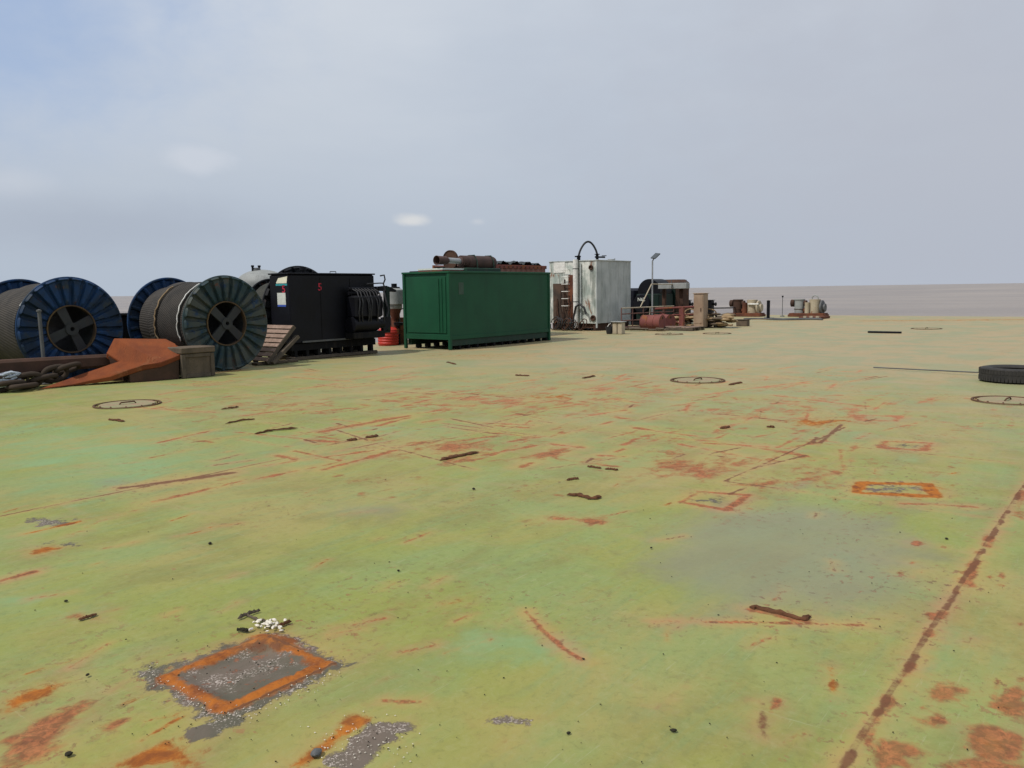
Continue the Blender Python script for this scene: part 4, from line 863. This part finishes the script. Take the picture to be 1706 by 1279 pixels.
# ---- lamp post
t = thing('flood_light', 'thin grey lamp post with a tilted square floodlight panel on top', 'lamp post', (32.3, 17.3, 0))
lx, ly = 32.3, 17.38
b = MB(); b.cyl((lx, ly, .02), (lx, ly, 2.88), .034, n=10); b.build('pole', M['galv'], t)
b = MB(); b.lathe([(.001, 0), (.14, 0), (.14, .02), (.001, .02)], (lx, ly, 0), 'z', 16); b.build('base_plate', M['greydk'], t)
b = MB(); b.tube([(lx, ly, 2.86), (lx+.03, ly-.03, 2.96), (lx+.10, ly-.09, 3.02)], .028, 8); b.build('bracket', M['greydk'], t)
cc = Vector((lx+.10, ly-.10, 3.08)); e1 = (Vector((.62, -.30, .55))).normalized()*.17; e2 = Vector((.32, .85, .1)).normalized()*.15; e3 = e1.cross(e2).normalized()*.04
b = MB(); b.prism([cc-e1-e2, cc+e1-e2, cc+e1+e2, cc-e1+e2], e3); b.build('lamp_head', M['panel'], t)

# ---- lying red drums
def lying_drum(label, x, y, ang, mat, r=.30, L=.88):
    t = thing('oil_drum', label, 'drum', (x, y, 0), 'faded red oil drums lying by the railing')
    d = Vector((math.cos(ang), math.sin(ang), 0)); a = Vector((x, y, r+.01)); b = MB()
    pts, rs_ = [], []
    for h, q in ((0, r), (.02, r), (.021, r*.97), (.28, r*.97), (.29, r*1.02), (.31, r*1.02), (.32, r*.97), (.57, r*.97), (.58, r*1.02), (.60, r*1.02), (.61, r*.97), (.859, r*.97), (.86, r), (.88, r)): pts.append(a+d*h); rs_.append(q)
    b.tube(pts, rs_, 32); sh = b.build('shell', mat, t, smooth=35)
    b = MB(); c_ = a-d*.008+Vector((0, 0, r*.6)); b.cyl(c_, c_+d*.02, .05, n=14); b.build('bung', M['rustdk'], sh)
lying_drum('faded pink red oil drum lying below the railing, end facing the camera', 29.9, 15.62, 1.57, M['redold'], .31)
lying_drum('second red oil drum with a scuffed end lying in front of the red frame', 31.05, 15.85, 1.25, M['redold'])
# ---- red rusted frame, box beam on post
t = thing('pipe_gantry', 'dark red upright steel gantry right of the lying drums', 'gantry', (31.9, 15.7, 0))
b = MB(); b.box(31.6, 31.75, 15.55, 15.68, 0, .92, .01); b.build('upright', M['redold'], t)
b = MB(); b.box(32.3, 32.4, 16.0, 16.1, 0, .88, .01); b.build('upright', M['redold'], t)
b = MB(); b.cyl((31.1, 16.6, .84), (32.3, 15.3, .90), .045, n=10); b.cyl((31.1, 16.5, .55), (32.3, 15.4, .58), .03, n=10); b.cyl((31.7, 15.6, .12), (31.3, 16.5, .7), .03, n=8); b.build('crossbar', M['redold'], t)
t = thing('pipe_support', 'dark square post carrying two pale grey box beams, left of the tan cabinet', 'support', (34.0, 16.9, 0))
b = MB(); b.box(34.0, 34.2, 16.75, 16.95, 0, 1.66, .012); b.build('post', M['rustdk'], t)
for (y0_, y1_) in ((16.45, 17.12), (17.18, 17.85)):
    b = MB(); b.box(33.7, 34.05, y0_, y1_, 1.662, 1.92, .015); bm_ = b.build('beam', M['grey'], t)
    b = MB(); b.cyl((33.85, y0_+.07, 1.92), (33.85, y0_+.07, 2.05), .02, n=8); b.build('bolt', M['greydk'], bm_)
b = MB(); b.box(34.0, 34.15, 17.65, 17.8, 0, 1.66, .012); b.build('post', M['rustdk'], t)

# ---- winch machinery behind the railing
t = thing('mooring_winch', 'large dark winch with a rounded motor cover behind the pipe railing', 'winch', (35.2, 19.3, 0))
b = MB(); b.box(34.0, 35.2, 19.35, 20.5, .15, 1.72, .12); b.build('gear_case', M['navy'], t)
b = MB(); b.cyl((34.15, 18.55, 1.55), (35.3, 18.55, 1.55), .58, n=32); b.build('motor_cover', M['black'], t)
b = MB(); b.box(34.0, 35.4, 17.95, 19.15, .15, 1.45, .04); b.build('winch_body', M['dkgreen'], t)
b = MB(); b.box(33.9, 35.5, 17.9, 20.55, 0, .148, .01); b.build('bed', M['blackfr'], t)
b = MB(); b.lathe([(.001, 0), (.40, 0), (.44, .05), (.44, .1), (.001, .1)], (33.86, 18.8, 1.0), 'x', 28); b.build('brake_disc', M['black'], t)
letter('stencil', 'N62', .22, M['sticker2'], t, (33.85, 18.78, 1.12), '-x')
t = thing('engine_cover', 'brown black square engine cover with rounded top corners behind the lamp post', 'engine cover', (36.0, 18.0, 0))
b = MB(); b.box(35.55, 36.8, 17.75, 19.35, .12, 2.10, .14); b.build('body', M['rustdk'], t)
b = MB(); b.box(35.5, 36.85, 17.7, 19.4, 0, .118, .01); b.build('base', M['blackfr'], t)
b = MB(); b.box(35.53, 35.548, 17.9, 19.2, .5, 1.9, .004); b.build('panel', M['dkgreen'], t)

# ---- tan cabinet, winch boxes with shaft
t = thing('tan_locker', 'tall narrow tan rust stained cabinet standing beside the rope heap', 'cabinet', (32.5, 15.3, 0))
b = MB(); b.box(32.2, 32.66, 14.93, 15.38, .04, 1.44, .015); bo = b.build('body', M['tan'], t)
b = MB(); b.box(32.17, 32.69, 14.90, 15.41, 1.442, 1.475, .008); b.build('lid', M['tan'], t)
b = MB(); b.box(32.187, 32.198, 14.98, 15.33, .2, 1.35, .003); dd = b.build('door', M['tan'], t)
b = MB(); b.box(32.165, 32.186, 15.02, 15.05, .7, .85); b.build('handle', M['rustdk'], dd)
b = MB(); b.box(32.2, 32.66, 14.93, 15.38, 0, .038); b.build('base', M['rustdk'], t)
t = thing('shaft_drive', 'long dark horizontal shaft with two square black bearing boxes behind the rope heap', 'drive shaft', (38.0, 18.0, 0))
for (x, y, w_, h_) in ((38.0, 18.82, .38, 1.06), (38.0, 17.66, .46, 1.06)):
    b = MB(); b.box(x, x+.35, y-w_, y, .0, h_, .03); bx_ = b.build('bearing_box', M['black'], t)
    b = MB(); b.box(x-.03, x+.38, y-w_-.03, y+.03, h_+.001, h_+.03, .006); b.build('lid', M['blackfr'], bx_)
    b = MB(); b.cyl((x+.2, y-w_-.12, .88), (x+.2, y-w_, .88), .06, n=16); b.cyl((x+.2, y-w_-.16, .88), (x+.2, y-w_-.11, .88), .09, n=16); b.build('stub', M['black'], bx_)
b = MB(); b.cyl((37.6, 19.6, .66), (45.9, 19.3, .50), .035, n=10); b.build('shaft', M['black'], t)

# ---- rope and sack heap
t = thing('rope_heap', 'heap of straw coloured sacks and rope behind the tan cabinet', 'sacks', (33.2, 15.3, 0))
rs = random.Random(11)
for k in range(64):
    u = rs.random(); X = 32.9+rs.uniform(-.2, .6); Yy = 16.75-u*2.65; hmax = .68*(1-abs(u-.55)**2*1.1)
    z = rs.uniform(.05, 1)**.8*hmax*.92; b = MB(); b.blobby((X, Yy, max(.07, z)), .22, rs.uniform(.18, .36), rs.uniform(.05, .085), k, .3, 9, 6, rs.uniform(-.5, .5)); b.build('sack', rs.choice([M['sack'], M['sack'], M['woodold']]), t, smooth=70)
for k in range(14):
    u = rs.random(); Yy = 16.6-u*2.4; b = MB(); r_ = rs.uniform(.18, .36)
    b.tube([(32.75+.10*math.sin(a*2), Yy+r_*math.cos(a), .12+rs.random()*.02+(.18*(k % 4))+.12*math.sin(a)) for a in np.linspace(0, 6.0, 20)], .028, 6); b.build('rope_turn', M['sack'] if k % 2 else M['chain'], t, smooth=80)
# ---- flat pallet in front
t = thing('wooden_pallet', 'flat low pallet lying on the deck in front of the tan cabinet', 'pallet', (30.6, 15.1, 0))
for k in range(9):
    b = MB(); y = 14.35+k*.185; b.box(30.0, 31.1, y, y+.14, .115, .138, .004); b.build('slat', M['wood'] if k % 3 else M['woodold'], t)
for x in (30.0, 30.5, 31.0):
    b = MB(); b.box(x, x+.09, 14.35, 15.97, .03, .113, .006); b.box(x, x+.09, 14.35, 15.97, 0.0, .022, .004); b.build('runner', M['woodstr'], t)
t = thing('timber_offcuts', 'low scatter of dark timber offcuts lying between the drums and the flat pallet', 'timber', (29.6, 15.6, 0))
for k in range(9):
    x, y = 29.0+rs.random()*1.4, 14.9+rs.random()*2.0; a = rs.uniform(-.6, .6)+1.5; L = rs.uniform(.4, .9); d = Vector((math.cos(a), math.sin(a), 0))*L; p = Vector((x-.0, y, .03+.012*k))
    b = MB(); b.tube([p, p+d], .035, 4); b.build('offcut', M['woodstr'], t, smooth=0)

# ---- far winches
def bollard_winch(label, xc, y0_, y1_, warm):
    L = y1_-y0_; t = thing('deck_winch', label, 'winch', (xc, (y0_+y1_)/2, 0), 'small winches at the far end of the deck'); bm_ = M['beige']
    b = MB(); b.box(xc-.45, xc+.45, y0_, y1_, .0, .13, .01); b.box(xc-.42, xc+.42, y0_+.05, y1_-.05, .13, .20, .01); b.build('bed', M['rust'], t)
    yl = y1_-L*.25; yr = y0_+L*.32
    b = MB(); b.cyl((xc, yl, .2), (xc, yl, .92), .27, n=28); b.cyl((xc, yl, .92), (xc, yl, .98), .30, n=28); b.build('bollard', M['rustdk'] if warm else M['grey'], t)
    b = MB(); b.torus((xc, yl, .42), .275, .02, 'z', 28, 6); b.build('band', M['rustdk'], t)
    b = MB(); b.cyl((xc, yl+.27, .75), (xc, yl+.46, .75), .20, n=24); b.cyl((xc, yl-.40, .75), (xc, yl-.27, .75), .16, n=24); b.build('end_drum', M['rustdk'], t)
    b = MB(); b.cyl((xc, yr, .2), (xc, yr, .96), .30, n=28); b.build('bollard', bm_, t)
    b = MB(); b.cyl((xc-.3, yr+.33, .2), (xc-.3, yr+.33, .80), .13, n=20); b.build('pin', M['rust'] if warm else bm_, t)
    b = MB(); b.lathe([(.001, 0), (.36, 0), (.41, .03), (.41, .10), (.001, .10)], (xc, yr-.46, .50), 'y', 36); b.lathe([(.001, 0), (.22, 0), (.22, .3), (.001, .3)], (xc, yr-.58, .50), 'y', 30); b.build('wheel', M['beige'] if warm else M['greydk'], t)
    b = MB(); b.cyl((xc, yl, .34), (xc, yr, .34), .13, n=16); b.build('axle', M['rust'], t)
    b = MB(); b.torus((xc, yr, 1.0), .17, .035, 'x', 20, 6) if not warm else b.box(xc-.40, xc-.30, yr-.50, yr+.12, .68, .76, .01); b.build('lifting_eye' if not warm else 'lever', M['white'] if warm else M['grey'], t)
bollard_winch('rusty beige deck winch with white lever, left of the dark iron post', 46.2, 17.75, 19.75, True)
bollard_winch('grey deck winch with a dark wheel, at the far end right of the thin rod', 46.6, 14.3, 16.3, False)
t = thing('iron_post', 'plain dark iron post standing right of the beige deck winch', 'post', (42.0, 15.85, 0))
b = MB(); b.cyl((42.0, 15.85, 0), (42.0, 15.85, .95), .085, n=18); b.build('tube', M['black'], t); b = MB(); b.lathe([(.001, 0), (.09, 0), (.09, .03), (.001, .05)], (42.0, 15.85, .95), 'z', 16); b.build('cap', M['blackfr'], t)
t = thing('flag_rod', 'very thin rod with a small ball on top, between the two deck winches', 'rod', (46.2, 16.62, 0))
b = MB(); b.cyl((46.2, 16.62, 0.05), (46.2, 16.62, 1.1), .018, n=7); b.build('rod', M['greydk'], t); b = MB(); b.lathe([(.001, -.05)]+[(.055*math.cos(a), .055*math.sin(a)) for a in np.linspace(-1.4, 1.4, 7)]+[(.001, .056)], (46.2, 16.62, 1.13), 'z', 12); b.build('ball', M['black'], t)
b = MB(); b.lathe([(.001, 0), (.13, 0), (.10, .06), (.001, .06)], (46.2, 16.62, 0), 'z', 16); b.build('foot', M['greydk'], t)
t = thing('black_hose', 'flattened dark hose lying in loops before the far deck winches', 'hose', (41.0, 14.6, 0))
b = MB(); pts = [(41.6+.9*math.sin(u*9)*.5, 17.0-u*4.0, .04) for u in np.linspace(0, 1, 60)]; b.tube(pts, .038, 6); pts = [(42.4+.5*math.cos(u*7), 16.4-u*3.0, .05) for u in np.linspace(0, 1, 40)]; b.tube(pts, .035, 6); b.build('tube', M['greydk'], t, smooth=80)
t = thing('rusty_plate', 'orange rusty plate lying on the deck below the grey deck winch', 'plate', (43.2, 14.0, 0))
b = MB(); b.box(43.0, 44.6, 13.5, 14.6, .0, .12, .01); b.build('sheet', M['rust'], t)
for k in range(3):
    b = MB(); b.box(42.9, 43.02, 13.55+k*.32, 13.7+k*.32, 0, .16); b.build('lug', M['beige'], t)
t = thing('wooden_block', 'small brown timber block on the open deck right of the rope heap', 'block', (34.7, 14.2, 0))
b = MB(); b.box(34.5, 34.8, 13.95, 14.45, 0, .27, .015); b.build('block', M['woodold'], t); b = MB(); b.box(34.47, 34.83, 13.92, 14.48, .271, .295, .004); b.build('top_board', M['woodstr'], t)
t = thing('rope_scrap', 'little tangle of rope lying just left of the brown timber block', 'rope', (34.8, 14.8, 0))
b = MB(); b.tube([(34.6+.12*math.sin(a), 14.85+.16*math.cos(a*1.3), .04+.02*math.sin(a*2)) for a in np.linspace(0, 12, 40)], .022, 6); b.build('strand', M['sack'], t, smooth=80)

# ---- tyre and its wire, black plank
t = thing('tyre', 'large worn black tyre lying flat on the deck at the right edge', 'tyre', (16.45, 1.75, 0))
tc = (16.62, 1.86, 0); TS = .74; Ro = .74
pr = [(.44, .05), (.47, .02), (.60, .0), (.69, .012), (.735, .05), (.745, .10), (.74, .145), (.745, .19), (.735, .24), (.69, .278), (.60, .292), (.47, .27), (.44, .24), (.455, .22), (.56, .235), (.66, .22), (.69, .15), (.66, .07), (.56, .055), (.455, .07), (.44, .05)]
pr = [(r*TS, z*.86) for r, z in pr]
b = MB(); b.lathe(pr, tc, 'z', 120)
for k in range(60):
    a = 2*math.pi*k/60; ca, sa = math.cos(a), math.sin(a)
    for (z0, z1) in ((.025, .10), (.145, .225)):
        p = [(tc[0]+r*ca-s_*.022*sa, tc[1]+r*sa+s_*.022*ca, z) for (r, s_, z) in ((.736*TS, -1, z0), (.736*TS, 1, z0), (.736*TS, 1, z1), (.736*TS, -1, z1))]; b.prism(p, (ca*.010, sa*.010, 0))
b.build('carcass', M['rubber'], t, smooth=50)
t = thing('wire_rope', 'straight dark wire rope running along the deck to the tyre', 'wire', (17.5, 3.5, 0))
b = MB(); b.tube([(17.72, 4.47, .03), (17.60, 3.4, .035), (17.30, 2.55, .06), (17.0, 2.2, .12)], .012, 8); b.build('strand', M['greydk'], t, smooth=80)
t = thing('black_plank', 'straight black plank lying alone on the distant right of the deck', 'plank', (31.25, 7.5, 0))
b = MB(); b.box(31.15, 31.33, 7.0, 8.1, 0, .06, .008); b.build('board', M['black'], t)
# ---- ring covers welded in the deck
def ring_cover(label, x, y, R, mat='weld', rot=0):
    t = thing('manhole_cover', label, 'manhole cover', (x, y, 0), 'round covers let into the deck')
    b = MB(); b.lathe([(R-.035, .002), (R-.03, .014), (R-.008, .016), (R, .002)], (x, y, 0), 'z', 64); rb_ = b
    b = MB(); b.lathe([(.001, .008), (R-.14, .010), (R-.115, .013), (R-.10, .013), (R-.09, .003)], (x, y, 0), 'z', 64); cv = b.build('lid', M['lid'], t)
    b = rb_
    for k in range(12):
        a = rot+2*math.pi*k/12; b.cyl((x+(R-.075)*math.cos(a), y+(R-.075)*math.sin(a), .0), (x+(R-.062)*math.cos(a), y+(R-.062)*math.sin(a), .018), .012, n=8)
    b.build('ring', M[mat], t)
    b = MB(); b.tube([(x-.12, y+.02, .01), (x-.1, y, .04), (x+.1, y-.02, .04), (x+.12, y-.03, .01)], .012, 6); b.build('handle', M[mat], cv)
M['lid'] = paint('worn green brown lid paint', (.24, .25, .12), (.30, .20, .12), rust=.3, rough=.7, scale=4, rustc=((.22, .10, .055), (.36, .17, .10)))
ring_cover('round welded cover in the deck in front of the anchor', 6.40, 12.70, .50)
ring_cover('round welded cover in the middle of the deck, right of the green container', 13.98, 6.58, .50)
ring_cover('round welded cover at the right edge just in front of the tyre', 13.78, 1.62, .47)
ring_cover('smallest and farthest round cover on the right, beyond the black plank', 34.8, 6.9, .55)
ring_cover('round cover on the deck in front of the lying drums', 27.6, 14.15, .52)
ring_cover('round cover on the deck in front of the flat pallet and rope heap', 28.7, 12.75, .52)

# ---- loose rust, rods, shells and grit
def flake(name, label, cat, pts, wd, th, seed, mat='flake', group=None):
    """irregular flat scrap following a line of photo pixels"""
    rs = random.Random(seed); q = [G(*p) for p in pts]; c0 = sum(q, Vector())/len(q); t = thing(name, label, cat, (c0.x, c0.y, 0), group)
    n_ = 14; rings = []; tot = []
    for i in range(n_+1):
        u = i/n_*(len(q)-1); k = min(int(u), len(q)-2); p = q[k].lerp(q[k+1], u-k); d = (q[k+1]-q[k]).normalized(); s = Vector((-d.y, d.x, 0))
        e = min(1, min(i, n_-i)/1.5+.15); ww = wd*e*rs.uniform(.55, 1.25); hh = th*e*rs.uniform(.6, 1.3); off = s*rs.uniform(-.25, .25)*wd
        ww *= .62; off *= .7
        rings.append([tuple(p+off+s*ww*a+Vector((0, 0, .002+hh*h))) for a, h in ((-1, 0), (-.8, .6), (-.2, 1), (.35, .8), (.85, .55), (1, 0))])
    b = MB(); b.loft(rings); b.build('scrap', M[mat], t, smooth=25); return t
fg = 'flakes of rust lying on the deck'
flake('rust_flake', 'bone shaped brown rust flake on a salmon line near the lower right', 'rust flake', [(1248, 1012), (1262, 1013), (1300, 1021), (1335, 1032), (1352, 1028)], .032, .016, 1, group=fg)
flake('rust_flake', 'thick dark brown rust scrap lying alone right of centre', 'rust flake', [(944, 825), (965, 825), (985, 831), (1003, 828)], .035, .02, 2, group=fg)
flake('rust_flake', 'pale brown oval scrap just above the thick dark scrap right of centre', 'rust flake', [(944, 800), (964, 797)], .04, .015, 3, group=fg)
flake('rust_flake', 'arrow shaped brown rust flake on the salmon stain at the centre of the deck', 'rust flake', [(732, 767), (760, 760), (797, 753)], .05, .02, 4, group=fg)
flake('rust_flake', 'short dark flake left of two, centre left of the deck', 'rust flake', [(579, 734), (594, 732)], .06, .02, 5, group=fg)
flake('rust_flake', 'short dark flake right of two, centre left of the deck', 'rust flake', [(609, 729), (630, 726)], .06, .02, 6, group=fg)
flake('rust_flake', 'left of two thin dashes of rust above the thick dark scrap', 'rust flake', [(978, 777), (1002, 780)], .03, .015, 7, group=fg)
flake('rust_flake', 'right of two thin dashes of rust above the thick dark scrap', 'rust flake', [(1008, 781), (1030, 783)], .03, .015, 8, group=fg)
flake('rust_flake', 'small brown stick of rust with a pale end at the left side', 'rust flake', [(130, 1033), (146, 1029), (162, 1023)], .018, .014, 9, group=fg)
flake('rust_flake', 'short brown flake of rust below the round cover at left', 'rust flake', [(180, 699), (195, 700), (207, 702)], .05, .02, 10, group=fg)
flake('steel_rod', 'long rusty rod with a forked end lying on the left middle of the deck', 'rod', [(424, 723), (455, 717), (497, 713)], .035, .02, 11, group='rusty rods lying on the deck')
flake('steel_rod', 'thin rusty rod lying beyond the forked one', 'rod', [(375, 706), (400, 701), (425, 698)], .03, .018, 12, group='rusty rods lying on the deck')
flake('steel_rod', 'short rusty rod farthest of the three at left', 'rod', [(368, 682), (398, 678)], .035, .02, 13, group='rusty rods lying on the deck')
flake('rust_flake', 'small tilted brown dash in front of the green container', 'rust flake', [(745, 603), (760, 607)], .06, .02, 14, group=fg)
flake('rust_flake', 'thin dark dash on the deck below the centre of the green container', 'rust flake', [(858, 625), (882, 626)], .06, .02, 15, group=fg)
flake('rust_flake', 'dark dash pair left of the middle round cover, nearer one', 'rust flake', [(970, 630), (992, 626)], .06, .02, 16, group=fg)
flake('rust_flake', 'brown dash just right of the middle round cover', 'rust flake', [(1215, 641), (1235, 637)], .07, .02, 17, group=fg)
flake('rust_flake', 'dark scrap in the pink worn area right of centre', 'rust flake', [(1200, 714), (1216, 711)], .05, .02, 18, group=fg)
flake('rust_flake', 'brown scrap right of the dark one in the pink worn area', 'rust flake', [(1277, 711), (1291, 712)], .05, .02, 19, group=fg)
flake('timber_splinter', 'dark brown stick lying above the square rusty pad', 'stick', [(396, 1032), (415, 1024), (434, 1018)], .012, .02, 20, 'woodstr', 'sticks above the square rusty pad')
flake('timber_splinter', 'mossy stick crossing under the white shells', 'stick', [(405, 1022), (430, 1034), (452, 1038)], .010, .014, 21, 'woodstr', 'sticks above the square rusty pad')
flake('timber_splinter', 'reddish brown stick right of the white shells', 'stick', [(462, 1045), (486, 1036)], .013, .014, 22, 'flake', 'sticks above the square rusty pad')
flake('timber_splinter', 'crumbly dark scrap left of the white shells', 'stick', [(394, 1050), (415, 1052)], .018, .018, 23, 'grit', 'sticks above the square rusty pad')
rs = random.Random(21)
t = thing('shell_pile', 'little heap of broken white shells above the square rusty pad', 'shells', tuple(G(445, 1045)))
for k in range(34):
    p = G(425+rs.gauss(20, 13), 1043+rs.gauss(0, 4.5)+(k % 3)); b = MB(); s_ = rs.uniform(.006, .014); b.blobby((p.x, p.y, .006+rs.random()*.012), s_*1.3, s_*.8, s_*.5, k, .35, 7, 5, rs.uniform(0, 3)); b.build('shell', M['shell'], t, smooth=40)
def stone(label, px, py, r, k, mat='grit'):
    p = G(px, py); b = MB(); b.blobby((p.x, p.y, r*.4), r, r*.75, r*.5, k, .3, 10, 7, k); o = b.build('stone', M[mat], None, (p.x, p.y, 0), 35); tag(o, label, 'stone', 'small stones lying on the deck')
for k, (px, py, r, lb) in enumerate(((350, 906, .016, 'small dark stone on the left of the deck above the brown stick'), (1122, 1218, .012, 'dark pebble near the bottom, right of centre'), (947, 1222, .009, 'dark pebble near the bottom, below the curved salmon streak'),
        (146, 1125, .010, 'tiny dark stone above the orange rust strip at lower left'), (110, 1002, .011, 'small dark pebble above and left of the brown stick'), (1085, 913, .010, 'lone dark pebble left of the grey drying pool'),
        (527, 1258, .026, 'grey green rough stone on the scaly patch at the bottom edge'), (972, 1098, .007, 'tiny stone at the lower end of the curved salmon streak'), (115, 1258, .016, 'dark flat stone at the bottom left beside the red worn patch'),
        (1577, 878+20, .012, 'small dark stone left of the right hand seam'), (789, 815, .016, 'dark speck of stone alone in the centre of the deck'), (664, 951, .010, 'brown chip of stone left of centre'))): stone(lb, px, py, r, k+1, 'grit' if k != 6 else 'greydk')
g = MB()
for k in range(230):
    u = rs.random()
    if u < .30: px, py = rs.gauss(400, 90), rs.gauss(1150, 45)
    elif u < .45: px, py = rs.gauss(640, 60), rs.gauss(1225, 30)
    else: px, py = rs.uniform(0, 1706), 760+rs.random()*515
    p = G(px, py); s_ = rs.uniform(.0014, .0038)*(1+p.length*.05); g.blobby((p.x, p.y, s_*.4), s_*1.3, s_*.8, s_*.6, k, .3, 5, 3, rs.uniform(0, 3))
o = g.build('grit', M['grit'], None, (4, 3, 0), 0); tag(o, 'fine dark grit scattered over the deck paint', 'grit', kind='stuff')
g = MB()
for k in range(260):
    u = rs.random()
    if u < .6:
        s_ = rs.random(); px, py = (238+s_*160+rs.gauss(0, 12), 1118+s_*85+rs.gauss(0, 8)) if u < .3 else (395+s_*170+rs.gauss(0, 10), 1200-s_*85+rs.gauss(0, 8))
    else: px, py = rs.gauss(610, 45), rs.gauss(1235, 22)
    p = G(px, py); s_ = rs.uniform(.0012, .0036); g.blobby((p.x, p.y, s_*.4), s_*1.4, s_*.8, s_*.5, k, .3, 5, 3, rs.uniform(0, 3))
o = g.build('paint_chips', M['shell'], None, (2, 3, 0), 0); tag(o, 'pale chips of old paint around the square rusty pad', 'paint chips', kind='stuff')
for o in bpy.data.objects:
    if '_w' in o: del o['_w']
